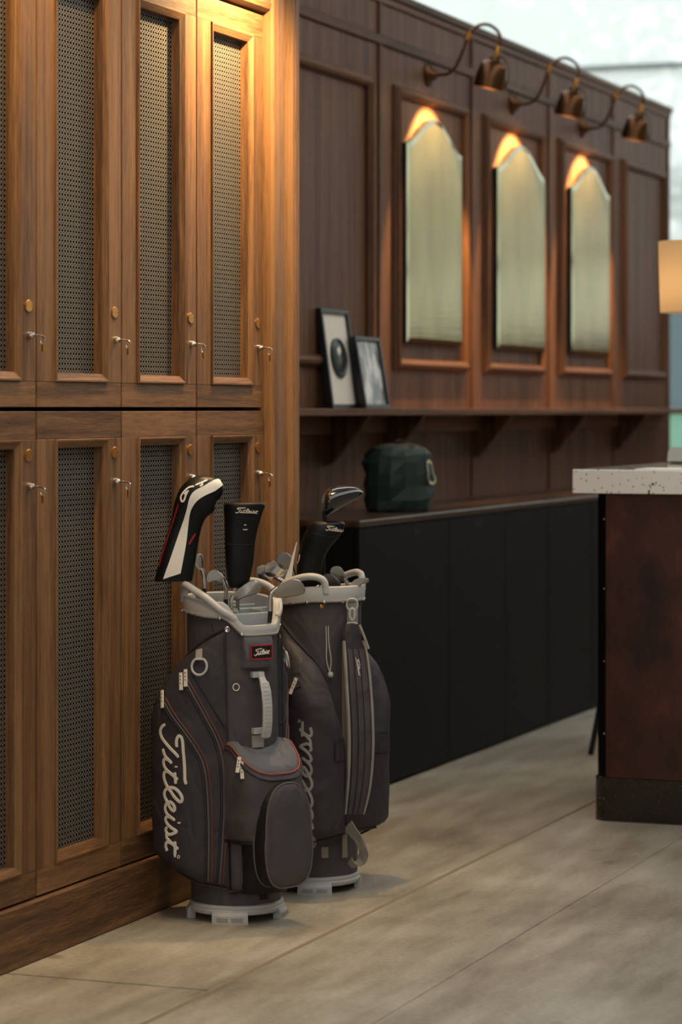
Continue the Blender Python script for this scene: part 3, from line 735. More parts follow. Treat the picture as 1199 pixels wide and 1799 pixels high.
GB = {}   # mesh pool of the bag: name -> list of (vf, material, smooth, sub-part-of)
def bag_parts(front):
    """list of (name, (verts, faces), material, smooth, parent part name or None)"""
    L = []
    add = lambda n, vf, m, s=True, par=None: L.append((n, vf, m, s, par))
    NT_ = 72; TH = [360 * j / NT_ for j in range(NT_)]
    # tube
    secs = []
    for q in (0, .02, .1, .25, .5, .75, 1):
        secs.append([pol(tr(.05 + q * .78), th, .05 + (zbot(th) + .012 - .05) * q) for th in TH])
    add('body', loft(secs, True, True, False), CHAR)
    # cuff
    prof = [(.002, -.004), (.009, .0), (.0105, .012), (.0105, .6), (.008, .93), (.001, 1.0), (-.008, .93), (-.010, .6), (-.010, -1.6)]
    secs = []
    for dr, q in prof:
        row = []
        for th in TH:
            zb_, zt_ = zbot(th), ztop(th); z = zb_ + (zt_ - zb_) * q if abs(q) > .02 else zb_ + q
            row.append(pol(tr(zb_) + dr, th, z))
        secs.append(row)
    add('cuff', loft(secs, True, False, False), GREYP)
    add('cuff_piping', tubed([pol(tr(zbot(th)) + .0085, th, zbot(th) - .001) for th in TH], .0042, 7, True), GREYW)
    for th in (-88, -66, -46, -14, 12, 80, 104, 128, 150, 172, 196, 218, 240):
        p = pol(tr(zbot(th)) + .012, th, zbot(th) - .003)
        M = Matrix.Translation(p) @ Vector((0, 0, 1)).rotation_difference(pol(1, th, 0)).to_matrix().to_4x4()
        add('stud', xform(lathed([(.0046, 0), (.0042, .002), (.0015, .0034)], 10, True, True), M), CHROME, True, 'cuff')
    p = pol(tr(.8) + .0005, -6, .812); M = Matrix.Translation(p) @ Vector((0, 0, 1)).rotation_difference(pol(1, -6, 0)).to_matrix().to_4x4()
    add('snap_button', xform(lathed([(.0085, 0), (.0085, .003), (.006, .0045), (.004, .003), (.0, .003)], 16, True), M), CHROME)
    for sg in (-1, 1):
        hp = []
        for al, dz, dr in ((132, -.02, .006), (130, .012, .006), (122, .026, .008), (108, .030, .010), (90, .024, .013), (72, .012, .013), (56, .004, .010), (44, .002, .006), (38, -.006, .002)):
            th = FR + sg * al; hp.append(pol(tr(.85) + dr, th, ztop(FR + sg * max(al, 60)) + dz - (0.045 * sm((80 - al) / 45))))
        add('lift_handle', tubed(spline(hp, 4), [.0105] * (8 * 4 + 1), 9), GREYP)
    # dividers
    def plate(e0, n0, e1, n1, zt_, th_=.005, zb_=.70):
        a, b = Vector((e0, n0, 0)), Vector((e1, n1, 0)); d = (b - a).normalized(); o = Vector((-d.y, d.x, 0)) * th_ * .5
        ring = [a + o, b + o, b - o, a - o]
        add('divider', loft([[FE(q.x, q.y, z) for q in ring] for z in (zb_, zt_ - .003)] + [[FE(q.x, q.y, zt_) for q in [a + o * .4, b + o * .4, b - o * .4, a - o * .4]]]), GREYD, False)
    for n0, z in ((.078, .852), (.026, .862), (-.026, .868), (-.078, .872)):
        w_ = math.sqrt(.1145 ** 2 - n0 ** 2); plate(-w_, n0, w_, n0, z)
    for e0 in (-.045, .045):
        w_ = math.sqrt(.1145 ** 2 - e0 ** 2); plate(e0, -w_, e0, .078, .861)
    add('liner', xform(lathed([(.0, .68), (.1145, .68), (.115, .70)], 40), Matrix.Translation((LEAN * .69, 0, 0))), BLKF, False)
    # base ring and feet
    add('base_ring', lathed([(.118, .021), (.130, .022), (.1340, .027), (.1340, .034), (.1305, .037), (.1320, .040), (.1310, .047), (.125, .049)], 56), GREYP)
    for th, wd in ((-8, 38), (-92, 30), (76, 30), (166, 38)):
        secs = []
        for k in range(7):
            t_ = th + wd * (k / 3 - 1) * .55; q = 1 if 0 < k < 6 else .0
            secs.append([pol(.118, t_, .0), pol(.142, t_, .0), pol(.141, t_, .022), pol(.135, t_, .032), pol(.118, t_, .032)])
        add('foot', loft(secs), GREYP, False, 'base_ring')
        secs = [[pol(.1412, th + s_, .006), pol(.1428, th + s_, .006), pol(.142, th + s_, .017), pol(.1405, th + s_, .017)] for s_ in (-15, -9, -2)]
        add('foot_slot', loft(secs), GREYW, False, 'base_ring')
        secs = [[pol(.1412, th + s_, .006), pol(.1428, th + s_, .006), pol(.142, th + s_, .017), pol(.1405, th + s_, .017)] for s_ in (2, 9, 15)]
        add('foot_slot', loft(secs), GREYW, False, 'base_ring')
    # side pockets
    PV, PF = pocket_surface(-1)
    add('side_pocket', (PV, PF), CHARP); add('side_pocket', pocket_surface(1), CHARP)
    bv = BVHTree.FromPolygons(PV, PF)
    bodyv = L[0][1]; bb_ = BVHTree.FromPolygons([Vector(p) for p in bodyv[0]] + PV, list(bodyv[1]) + [tuple(i + len(bodyv[0]) for i in q) for q in PF])
    def hit(u, v, off, bvx):
        d = (SP(u, v) - VIEW).normalized(); h = bvx.ray_cast(VIEW, d)
        if not h[0]: return None
        nn = h[1] if h[1].dot(d) < 0 else -h[1]
        return h[0] + nn * off, nn
    # pocket edge piping
    for sg in (-1, 1):
        A = [50.5] + [52 + i * 4 for i in range(28)]
        pts = [pol(pocket_r(a, interp(ZT, a) - .004) + .001, FR + sg * a, interp(ZT, a) - .003) for a in A]
        add('pocket_piping', tubed(pts, .0035, 6), CHARD, True, 'side_pocket')
        pts = [pol(tr(z) + .0145, FR + sg * 50.3, z) for z in [.10 + .017 * i for i in range(42)]]
        add('pocket_seam', tubed(pts, .0028, 6), CHARD, True, 'side_pocket')
        pts = [pol(pocket_r(a, interp(ZB, a) + .008) + .001, FR + sg * a, interp(ZB, a) + .006) for a in A]
        add('pocket_piping', tubed(pts, .0032, 6), CHARD, True, 'side_pocket')
        # folded tab on the rear edge
        rows = [[pol(pocket_r(a, z) + .006, FR + sg * a, z) for z in (.40, .42, .44, .455)] for a in range(138, 155, 4)]
        v, f = loft(rows, False, False, False)
        rows2 = [[pol(pocket_r(a, z) + .001, FR + sg * a, z) for z in (.395, .42, .44, .46)] for a in range(138, 155, 4)]
        v2, f2 = loft(rows2, False, False, False)
        add('hook_tab', join((v, f), (v2, f2)), CHARD, False)
    zl = [[(292, 1226), (308, 1255), (330, 1285), (352, 1318), (365, 1348), (371, 1400), (373, 1470), (372, 1548)],
          [(330, 1192), (348, 1225), (368, 1262), (388, 1302), (398, 1345), (400, 1410), (397, 1480), (392, 1552)]]
    for line in zl:
        for off_u, m, rr in ((0, RUST, .0022), (6, GPIPE, .0026), (11, CHARD, .0032)):
            P, N = project(bv, [(u - off_u if off_u else u, v) for u, v in line], .0015)
            vf = tubed(P, rr, 6); nm = 'zip_piping'
            add(nm, vf, m, True, 'side_pocket'); add(nm, mird(vf), m, True, 'side_pocket')
    P, N = project(bv, [(338, 1182), (356, 1212), (378, 1248), (402, 1288)], .0015); vf = tubed(P, .003, 6); add('pocket_fold', vf, CHARD, True, 'side_pocket'); add('pocket_fold', mird(vf), CHARD, True, 'side_pocket')
    # zip pulls
    def pull(u, v0, v1, wd, bvx, mirror=True, du=0, off=.006):
        a = hit(u, v0, off, bvx); b = hit(u + du, v1, off, bvx)
        if not a or not b: return
        m = a[0].lerp(b[0], .5)
        P = [a[0], a[0].lerp(m, .5), m, m.lerp(b[0], .5), b[0]]; N = [a[1]] * 5
        vfs = [('zip_pull', ribbond(P, N, wd, .0022, False, False), PRINT)]
        for q in (.22, .42, .62):
            c = a[0].lerp(b[0], q) + a[1] * .0022
            M = Matrix.Translation(c) @ Vector((0, 0, 1)).rotation_difference(a[1]).to_matrix().to_4x4()
            vfs.append(('pull_hole', xform(lathed([(.0019, -.001), (.0019, .0006)], 8, True, True), M), BLACK))
        for nm, vf, mt in vfs:
            par = None if nm == 'zip_pull' else 'zip_pull'
            add(nm, vf, mt, False, par)
        if mirror:
            for nm, vf, mt in vfs: add(nm, mird(vf), mt, False, None if nm == 'zip_pull' else 'zip_pull')
    pull(288, 1213, 1243, .0105, bv); pull(320, 1182, 1212, .0105, bv); pull(328, 1176, 1206, .0105, bv)
    # big lettering
    sc = 13.84
    def pl1(a, b, flip=False):
        v = 1260 + a / sc
        if flip: v = 1260 + (3640 - a) / sc - 8
        return hit(270 + b / sc - 2, v, .0012, bv)
    add('lettering', lettering(pl1, .0085, .0016), PRINT, False)
    def pl2(a, b):
        f_ = lambda al, z: pol(pocket_r(al, z) + .0012, FR + al, z)
        al, z = 121 - (b - 290) * 13 / 430, .135 + (a - 150) / 3260 * .385
        p_ = f_(al, z); n_ = (f_(al + 1, z) - p_).cross(f_(al, z + .004) - p_).normalized()
        if n_.dot(pol(1, FR + al, 0)) < 0: n_ = -n_
        return p_, n_
    add('lettering', lettering(pl2, .0085, .0016), plain('pale_print_shaded', srgb(150, 146, 138), .55) if 'pale_print_shaded' not in MATS else MATS['pale_print_shaded'], False)  # greyer print: the shade on the rear pocket is put into the colour
    # D rings on both pockets
    strap = [hit(351, 1141, .003, bv), hit(351, 1148, .005, bv), hit(351, 1157, .009, bv)]
    strap = [q for q in strap if q]
    vf = ribbond([q[0] for q in strap], [q[1] for q in strap], .0195, .002, False, False); add('ring_strap', vf, GREYW, False); add('ring_strap', mird(vf), GREYW, False)
    c = hit(352, 1171, .010, bv)
    nn = c[1]; ux = Vector((0, 0, 1)).cross(nn).normalized(); uz = nn.cross(ux)
    if uz.z < 0: uz = -uz
    ring = [c[0] + ux * (.0215 * math.cos(t_)) + uz * (.0235 * max(-1, min(.86, math.sin(t_)))) for t_ in [2 * math.pi * i / 28 for i in range(28)]]
    vf = tubed(ring, .0036, 7, True); add('pocket_ring', vf, GREYP); add('pocket_ring', mird(vf), GREYP)
    # eyelet
    P, N = project(bb_, [(415 + 5.5 * math.cos(t_), 1207 + 6.2 * math.sin(t_)) for t_ in [2 * math.pi * i / 8 for i in range(8)]], .001, 3, True)
    add('eyelet', ribbond(P, N, .0026, .0015, True), PRINT)
    # body seams
    P, N = project(bb_, [(372, 1096), (378, 1118)], .001); add('seam', tubed(P, .0014, 5), CHARD)
    # front flap with patch
    rows = []
    for z, dr in ((.792, .003), (.79, .014), (.775, .019), (.74, .021), (.715, .019), (.705, .012), (.704, .0)):
        rows.append([pol(tr(z) + dr * (0.0 if abs(k) == 9 else (.75 if abs(k) == 8 else 1)), 34 + k * 2.5, z) for k in range(-9, 10)])
    add('front_flap', loft(rows, False, False, False), BLUEG)
    def fp(e, z, off=0.0):       # a point on the flap face
        th = 34 + math.degrees(e / .158); return pol(tr(z) + .0215 + off, th, z), pol(1, th, 0)
    grid = [[fp(-.037 + .0074 * i, z)[0] for i in range(11)] for z in (.7295, .748, .767)]
    grid2 = [[fp(-.037 + .0074 * i, z, .0025)[0] for i in range(11)] for z in (.7295, .748, .767)]
    v, f = loft(grid2, False, False, False); v0, f0 = loft(grid, False, False, False)
    add('brand_patch', join((v, f), (v0, f0)), BLKF, False)
    ed = [(-.037, .7295), (.037, .7295), (.037, .767), (-.037, .767)]; loopp = []
    for (a, b), (c_, d_) in zip(ed, ed[1:] + ed[:1]):
        for q in range(6): loopp.append(fp(a + (c_ - a) * q / 6, b + (d_ - b) * q / 6, .0028))
    add('patch_border', ribbond([q[0] for q in loopp], [q[1] for q in loopp], .0042, .001, True), RED, False, 'brand_patch')
    add('patch_lettering', lettering(lambda a, b: fp(-.0295 + a / 3500 * .059, .7335 + b / 900 * .028, .0036), .0023, .0006, False, 2), PRINT, False, 'brand_patch')
    # grab handle on the front
    hn, he_ = pol(1, 33, 0), Vector((math.cos(R(33)), math.sin(R(33)), 0))
    def FH(e, n, z): return he_ * e + hn * n + Vector((LEAN * z, 0, z))
    kn, ke = pol(1, 37, 0), Vector((math.cos(R(37)), math.sin(R(37)), 0))
    def FK(e, n, z): return ke * e + kn * n + Vector((LEAN * z, 0, z))
    def hb(z0, z1, e0, e1, r0, r1, m, nm, par=None):
        add(nm, loft([[FH(e0, r0, z), FH(e1, r0, z), FH(e1, r1, z), FH(e0, r1, z)] for z in (z0, z1)]), m, False, par)
    hb(.678, .694, -.021, .012, .122, .138, GREYP, 'handle_loop'); hb(.522, .538, -.021, .012, .122, .138, GREYP, 'handle_loop')
    hb(.484, .518, -.021, .015, .1225, .131, GREYW, 'handle_pad')
    hp = [(.692, .138, .019), (.678, .143, .019), (.668, .150, .021), (.664, .155, .028), (.640, .164, .030), (.600, .169, .030), (.56, .168, .030), (.53, .163, .030), (.516, .158, .030), (.512, .150, .026)]
    P = [FH(.004, n_, z) for z, n_, w_ in hp]; N = []
    for i in range(len(P)):
        T = (P[min(i + 1, len(P) - 1)] - P[max(i - 1, 0)]).normalized(); N.append(he_.cross(T) if he_.cross(T).dot(hn) > 0 else T.cross(he_))
    add('grab_handle', ribbond(P, N, [q[2] for q in hp], .003, False, False), GREYP, False)
    for i in range(12):
        for j in range(3):
            z = .652 - i * .0108; c_ = FH(.004 + (j - 1) * .0072, interp([(.53, .1665), (.56, .1712), (.60, .1722), (.64, .1672), (.66, .160)], z), z)
            add('handle_dimple', xform(lathed([(.0018, -.0006), (.0018, .0004)], 6, True, True), Matrix.Translation(c_) @ Vector((0, 0, 1)).rotation_difference(hn).to_matrix().to_4x4()), GREYW, False, 'grab_handle')
    # cooler pocket on the front
    n2 = 48
    def sec(z, he, nf, top=False, ex=3.2, ins=0.0):
        out = []
        for k in range(n2):
            a = 2 * math.pi * k / n2; ca, sa = math.cos(a), math.sin(a)
            e_ = (abs(ca) ** ex + abs(sa) ** ex) ** (-1 / ex)
            e0, n0 = (he - ins) * ca * e_, .10 + (nf - .10 - ins) * sa * e_
            n0 = max(n0, .08)
            zz = z
            if top: zz = z + .492 - max(0, n0 - .125) * .86
            out.append(FK(e0, n0, zz))
        return out
    bump_ = [sec(.225, .090, .195), sec(.228, .102, .206), sec(.26, .108, .216), sec(.32, .110, .222), sec(.375, .109, .221), sec(-.012, .107, .220, True), sec(-.004, .104, .216, True)]
    add('cooler_pocket', loft(bump_, True, True, True), CHAR)
    add('cooler_lid', loft([sec(-.004, .102, .214, True), sec(.003, .101, .213, True), sec(.009, .094, .206, True), sec(.012, .078, .19, True)], True, False, True), BLUEG)
    add('lid_piping', tubed(sec(.004, .1025, .2145, True), .0024, 6, True), ORANGE, True, 'cooler_lid')
    add('lid_welt', tubed(sec(-.008, .1065, .2195, True), .0036, 6, True), CHARD, True, 'cooler_lid')
    add('cooler_hem', tubed(sec(.232, .104, .207), .0055, 6, True), BLKF, True, 'cooler_pocket')
    add('cooler_back', loft([sec(.085, .070, .170), sec(.10, .078, .182), sec(.235, .082, .186)], True, True, True), BLKF)
    # oval front panel
    def oval(n_, ins=0.0):
        out = []
        for k in range(56):
            a = 2 * math.pi * k / 56; ca, sa = math.cos(a), math.sin(a)
            ex = 2.5 if sa > 0 else 3.4
            q = (abs(ca) ** ex + abs(sa) ** ex) ** (-1 / ex)
            hw = (.090 if sa < 0 else .0865) - ins
            out.append(FE(-.010 + hw * ca * q, n_, .252 + (.145 - ins) * sa * q))
        return out
    add('front_panel_gusset', loft([oval(.178, .004), oval(.190), oval(.226), oval(.230, .003)], True, True, True), BLKF)
    add('front_panel', loft([oval(.2305, .0035), oval(.234, .006), oval(.2375, .02), oval(.2405, .05), oval(.241, .08)], True, False, True), CHAR)
    add('panel_piping', tubed(oval(.2315, .002), .0026, 6, True), GPIPE, True, 'front_panel'); add('panel_piping', tubed(oval(.186, .0005), .0026, 6, True), GPIPE, True, 'front_panel_gusset')
    # lower side sleeve
    rows = [[pol(tr(z) + d_, th, z) for z, d_ in ((.092, .0), (.095, .02), (.12, .030), (.18, .032), (.23, .030), (.262, .026), (.262, .0))] for th in (-7, -5, 0, 5, 10, 13, 15)]
    for q, row in zip((0, .7, 1, 1, .9, .6, 0), rows):
        for p in row:
            r_ = math.hypot(p.x, p.y); tgt = tr(p.z) + (r_ - tr(p.z)) * q; p.x *= tgt / r_; p.y *= tgt / r_
    add('lower_sleeve', loft(rows, False, False, False), CHAR)
    rows = [pol(tr(z) + .022, th, z) for th, z in ((-7, .090), (0, .092), (6, .098), (12, .108), (16, .125), (17, .15))]
    add('sleeve_binding', tubed(spline(rows, 3), .006, 6), BLKF)
    for th in (34, 41):
        P = [pol(tr(z) + .002, th, z) for z in (.062, .09, .125)]; add('base_strap', ribbond(P, [pol(1, th, 0)] * 3, .012, .0015, False, False), BLKF, False)
    for u, du, v0, v1 in ((421, -4, 1330, 1357), (425, 1, 1337, 1368)):
        a_ = SP(u, v0, .190); b_ = SP(u + du, v1, .200); nn = Vector((-.25, -.97, 0)).normalized()
        P = [a_.lerp(b_, q / 4) for q in range(5)]; vf = ribbond(P, [nn] * 5, .0105, .0022, False, False); add('zip_pull', vf, PRINT, False)
        for q in (.22, .42, .62):
            M = Matrix.Translation(a_.lerp(b_, q) + nn * .0022) @ Vector((0, 0, 1)).rotation_difference(nn).to_matrix().to_4x4()
            add('pull_hole', xform(lathed([(.0019, -.001), (.0019, .0006)], 8, True, True), M), BLACK, False, 'zip_pull')
    return L

def bag2_side():
    """parts on the spine side (shown by the rear bag), sketched as that bag stands"""
    V2 = Vector((0, -C2.length, EYE)); rot = Matrix.Rotation(R(166), 4, 'Z'); L = []
    add = lambda n, vf, m, s=True, par=None: L.append((n, xform(vf, rot), m, s, par))
    Q = lambda u, v, t=0.0: SP(u, v, t, 553, 1558, 591.6, V2)
    rows = [(1096, 606, 632), (1112, 604, 634), (1126, 603, 637), (1140, 604, 642), (1170, 606, 647), (1210, 608, 651), (1260, 611, 654), (1310, 612, 655), (1360, 611, 652), (1400, 608, 646), (1430, 605, 638), (1452, 607, 632)]
    def tt(u): return .085 + (u - 606) * -.0006
    nf = Vector((.42, -.91, 0)).normalized()
    def strip(f0, f1, th, mat, nm, par=None, sub=rows, lift=0.0):
        secs = []
        for v, a, b in spline([Vector(q) for q in sub], 3):
            u0, u1 = a + (b - a) * f0, a + (b - a) * f1
            base = .104 + .048 * math.sin(math.pi * max(0, min(1, (v - 1096) / 360)))
            def pt(u): return Q(u, v, base - (u - 628) * .0009) + nf * lift
            P0, P1 = pt(u0), pt(u1); o = nf * th
            secs.append([P0 - o, P0.lerp(P1, .06) + o * .7, P0.lerp(P1, .25) + o, P0.lerp(P1, .75) + o, P0.lerp(P1, .94) + o * .7, P1 - o])
        add(nm, loft(secs), mat, True, par)
    strip(.0, 1., .006, CHARD, 'shoulder_strap')
    body = rows[3:-1]
    strip(.12, .36, .006, CHAR, 'strap_pad', None, body, .004); strip(.38, .62, .006, CHAR, 'strap_pad', None, body, .005); strip(.64, .90, .006, CHAR, 'strap_pad', None, body, .004)
    strip(-.03, .07, .005, GREYW, 'strap_edge', None, rows[2:-1], .004); strip(.94, 1.04, .005, GREYW, 'strap_edge', None, rows[2:-1], .004)
    def place(a, b):
        p = Q(618.5 + b / 900 * 9 + a / 3500 * 5, 1153 + a / 3500 * 35, .136) ; return p + nf * .016, nf
    add('strap_lettering', lettering(place, .0016, .0006, False, 2), PRINT, False, 'shoulder_strap')
    # hardware above the strap
    def loop(cu, cv, hw, hh, r, t, nm, sq=2.6):
        pts = []
        for k in range(24):
            a = 2 * math.pi * k / 24; ca, sa = math.cos(a), math.sin(a); q = (abs(ca) ** sq + abs(sa) ** sq) ** (-1 / sq)
            pts.append(Q(cu + hw * ca * q, cv + hh * sa * q, t))
        add(nm, tubed(pts, r, 7, True), GREYP)
    add('strap_anchor', loft([[Q(610, v, .094), Q(629, v, .078), Q(629, v, .055), Q(610, v, .06)] for v in (1046, 1098)]), GREYW, False)
    loop(619, 1062, 9.5, 10, .0030, .104, 'buckle_ring'); loop(619, 1079, 4.5, 10, .0036, .108, 'swivel_hook', 2.0); loop(618.5, 1099, 9, 5, .0032, .108, 'buckle_ring')
    # webbing loop under the strap
    cl = [(612, 1448, .13, 22), (619, 1460, .14, 22), (630, 1474, .15, 20), (637, 1490, .15, 18), (639, 1503, .14, 18), (632, 1514, .125, 20), (621, 1517, .115, 20), (614, 1512, .11, 16)]
    P = [Q(u, v, t) for u, v, t, w_ in spline4(cl)]; wds = [w_ / 591.6 for *_, w_ in spline4(cl)]
    wd = Vector((.80, -.6, .0)).normalized(); secs = []
    for i, p in enumerate(P):
        T = (P[min(i + 1, len(P) - 1)] - P[max(i - 1, 0)]).normalized(); w1 = Vector((.55, -.55, .35)); w1 = (w1 - T * w1.dot(T)).normalized(); n1 = T.cross(w1)
        h_ = wds[i] * .5; secs.append([p - w1 * h_ - n1 * .001, p + w1 * h_ - n1 * .001, p + w1 * h_ + n1 * .001, p - w1 * h_ + n1 * .001])
    add('webbing_loop', loft(secs), GREYW, False)
    # spine webbing and cord
    P = [Q(606, v, .112) for v in range(1130, 1520, 13)]; add('spine_webbing', ribbond(P, [Vector((.35, -.93, 0))] * len(P), .016, .0015, False, False), plain('olive_grey_webbing', srgb(120, 114, 98), .7), False)
    for x0 in (573, 577):
        P = spline([Q(x0, 1100, .124), Q(x0 + 1, 1130, .125), Q(x0 + 3 + (x0 - 575), 1160, .126), Q(580, 1182, .127)], 4); add('drawcord', tubed(P, .0018, 6), GREYP)
    p = Q(581, 1185, .131); add('cord_lock', xform(lathed([(.004, -.009), (.008, -.006), (.009, .0), (.007, .006), (.003, .008)], 12, True, True), Matrix.Translation(p)), GREYP)
    P = [Q(u, v, .125) for u, v in ((632, 1098), (640, 1118), (648, 1140))]; add('side_cord', tubed(P, .004, 6), GREYW)
    p = pol(.1265, 16, .842); add('gold_snap', xform(lathed([(.006, 0), (.006, .002), (.003, .0035)], 12, True, True), Matrix.Translation(p) @ Vector((0, 0, 1)).rotation_difference(pol(1, 16, 0)).to_matrix().to_4x4()), BRASS)
    add('corner_tag', loft([[Q(565, v, .120), Q(577, v, .118), Q(577, v, .126), Q(565, v, .127)] for v in (1488, 1507)]), GREYW, False)
    return L
def spline4(c):
    a = spline([Vector(q[:3]) for q in c], 4); b = spline([Vector((q[3], 0, 0)) for q in c], 4)
    return [(p.x, p.y, p.z, q.x) for p, q in zip(a, b)]

hd = lambda c: math.atan2(c.y, c.x) - math.pi / 2
bagA = tag(empty('golf_bag', C1, hd(C1)), 'front charcoal golf bag with cooler pocket, lettering reading down its side', 'golf bag', 'charcoal golf bags')
bagB = tag(empty('golf_bag', C2, hd(C2) + R(-166)), 'rear charcoal golf bag with padded shoulder strap facing out', 'golf bag', 'charcoal golf bags')
last = {}
for nm, vf, m, s_, par in bag_parts(True) + bag2_side():
    o = mesh(nm, vf[0], vf[1], m, last[par] if par and par in last else bagA, s_)
    if not par: last[nm] = o
for ch in list(bagA.children): copy_tree(ch, bagB)

# ------------------------------------------------------------------ clubs
M1 = Matrix.Translation(C1) @ Matrix.Rotation(hd(C1), 4, 'Z'); M2 = Matrix.Translation(C2) @ Matrix.Rotation(hd(C2), 4, 'Z')
V2 = Vector((0, -C2.length, EYE))
def Q1(u, v, t=0.0): return SP(u, v, t)
def Q2(u, v, t=0.0): return SP(u, v, t, 553, 1558, 591.6, V2)
def slab(pts, nrm, th, ins=.93):
    """a bevelled plate from an outline: pts facing along nrm"""
    c = sum(pts, Vector()) / len(pts); nrm = nrm.normalized(); n = len(pts)
    ring = lambda k, d: [c + (p - c) * k + nrm * d for p in pts]
    return loft([ring(ins, -th * .5), ring(1, -th * .28), ring(1, th * .28), ring(ins, th * .5)])
def club(root_M, Q, label, cat_group, outline, t, hosel, nrm, th=.010, mat=IRON, foot=None, name='golf_iron', ferrule=True, sole=None):
    base = root_M @ Vector((0, 0, 0))
    o = tag(empty(name, base), label, 'golf club', cat_group); o.matrix_world = root_M
    P = spline([Q(u, v, t) for u, v in outline], 3, True)
    mesh('club_head', *slab(P, Vector(nrm), th), mat, o, True)
    hp = [Q(u, v, tt_) for u, v, tt_ in hosel]
    f_ = Vector(foot) if foot else Vector((hp[0].x * .6, hp[0].y * .6, .30))
    mesh('hosel', *tubed(spline(hp, 4), .0062, 10), CHROME, o, True)
    d = (f_ - hp[0]).normalized()
    mesh('shaft', *tubed([hp[0], f_], [.0045, .006], 8), STEEL, o, True)
    if ferrule: mesh('ferrule', *tubed([hp[0] - d * .004, hp[0] + d * .028], [.0066, .0058], 10), BLACK, o, True)
    return o
G1, G2 = 'clubs in the front golf bag', 'clubs in the rear golf bag'
nA = (-.25, -1, .25)
club(M1, Q1, 'thin iron head standing left of the black head cover in the front bag', G1, [(344, 975), (350, 972), (355, 976), (356, 995), (353, 1002), (347, 996), (342, 985)], .02, [(359, 1036, .02), (359, 1016, .02), (355, 1000, .02)], (-.8, -1, .1))
club(M1, Q1, 'grey iron half hidden by the black head cover in the front bag', G1, [(364, 1010), (371, 1002), (382, 1002), (393, 1012), (397, 1020), (390, 1023), (378, 1020), (366, 1024), (363, 1020)], .0, [(397, 1055, .0), (397, 1030, .0), (391, 1015, .0)], nA)
club(M1, Q1, 'iron with broad grey blade rising in the middle of the front bag', G1, [(409, 1048), (416, 1038), (430, 1027), (440, 1021), (449, 1020), (457, 1026), (459, 1036), (450, 1043), (430, 1049), (415, 1055)], .055, [(406, 1072, .055), (406, 1058, .055), (410, 1046, .055)], nA, mat=IRON)
club(M1, Q1, 'largest iron with long chrome neck over the front rim of the front bag', G1, [(481, 1040), (484, 1033), (500, 1024), (516, 1018), (527, 1020), (535, 1030), (536, 1040), (528, 1045), (505, 1049), (486, 1050)], .066, [(475, 1076, .066), (475, 1052, .068), (478, 1040, .068), (488, 1032, .066)], (-.15, -1, .2), th=.011)
club(M2, Q2, 'polished iron lowest of the stacked chrome heads in the rear bag', G2, [(451, 1002), (455, 995), (465, 992), (478, 996), (486, 1008), (480, 1018), (465, 1020), (453, 1016)], -.01, [(505, 1040, -.01), (497, 1022, -.01), (484, 1014, -.01)], (-.5, -1, .3), mat=CHROME)
club(M2, Q2, 'polished iron in the middle of the stacked chrome heads in the rear bag', G2, [(465, 1000), (470, 990), (482, 986), (494, 991), (507, 1004), (505, 1012), (488, 1014), (470, 1012)], .015, [(512, 1040, .01), (509, 1022, .01), (504, 1010, .012)], (-.5, -1, .3), mat=CHROME)
club(M2, Q2, 'polished iron highest of the stacked chrome heads in the rear bag', G2, [(487, 984), (491, 973), (500, 970), (510, 975), (516, 985), (514, 996), (502, 1000), (491, 996)], .03, [(518, 1040, .02), (518, 1015, .02), (512, 994, .025)], (-.3, -1, .2), mat=STEEL)
club(M2, Q2, 'dark grey iron at the rear rim beside the dark head cover', G2, [(561, 1020), (567, 1011), (578, 1008), (590, 1014), (598, 1024), (597, 1031), (585, 1033), (568, 1032)], .04, [(562, 1046, .04), (561, 1036, .04), (566, 1028, .04)], (-.2, -1, .15), mat=STEELD)
club(M2, Q2, 'steel iron with bright toe standing behind the dark grey iron', G2, [(580, 1005), (584, 997), (594, 995), (601, 999), (608, 1013), (606, 1019), (597, 1021), (583, 1012)], .0, [(617, 1044, .0), (612, 1028, .0), (605, 1016, .0)], (-.2, -1, .35), mat=STEEL)
club(M2, Q2, 'wedge with upturned blade at the right rim of the rear bag', G2, [(605, 1040), (614, 1030), (624, 1019), (636, 1016), (648, 1017), (647, 1022), (636, 1026), (626, 1038), (616, 1043)], .06, [(604, 1058, .05), (604, 1050, .055), (609, 1040, .06)], (-.35, -1, .5), mat=IRON)

# uncovered driver of the rear bag
o = tag(empty('golf_driver'), 'black uncovered driver head rising above the rear bag', 'golf club', G2); o.matrix_world = M2
sp_ = [(571, 890, 20), (577, 882, 24), (588, 877, 22.5), (600, 873, 19.5), (614, 869, 15.5), (626, 866.5, 11), (634, 865.5, 6), (638, 865, 1.5)]
secs = []
for u, v, hw in [tuple(q) for q in spline([Vector(q) for q in sp_], 3)]:
    c = Q2(u, v, .0); k_ = hw / 591.6; T = Vector((.97, 0, .2))
    secs.append([c + Vector((-.1 * math.cos(a), 0, .98 * math.cos(a))) * k_ + Vector((0, 1, 0)) * math.sin(a) * (k_ * 1.5 + .01) for a in [2 * math.pi * j / 20 for j in range(20)]])
mesh('club_head', *loft(secs), CROWN, o, True)
c = [Q2(567 + .5 * (i == 0), 874, .0) for i in range(1)][0]
mesh('face_plate', *slab(spline([Q2(u, v, .012) for u, v in ((567, 893), (567, 878), (571, 866), (578, 861), (584, 866), (582, 880), (575, 893), (571, 899))], 2, True), Vector((-.8, -.6, 0)), .008), STEELD, o, True)
mesh('hosel', *tubed([Q2(570, 918, .0), Q2(571, 902, .0), Q2(573, 892, .0)], [.0065, .007, .009], 10), BLACK, o, True)
mesh('shaft', *tubed([Q2(570, 918, .0), Q2(569, 1010, -.01), Vector((.02, .0, .3))], [.005, .0055, .006], 8), BLACK, o, True)

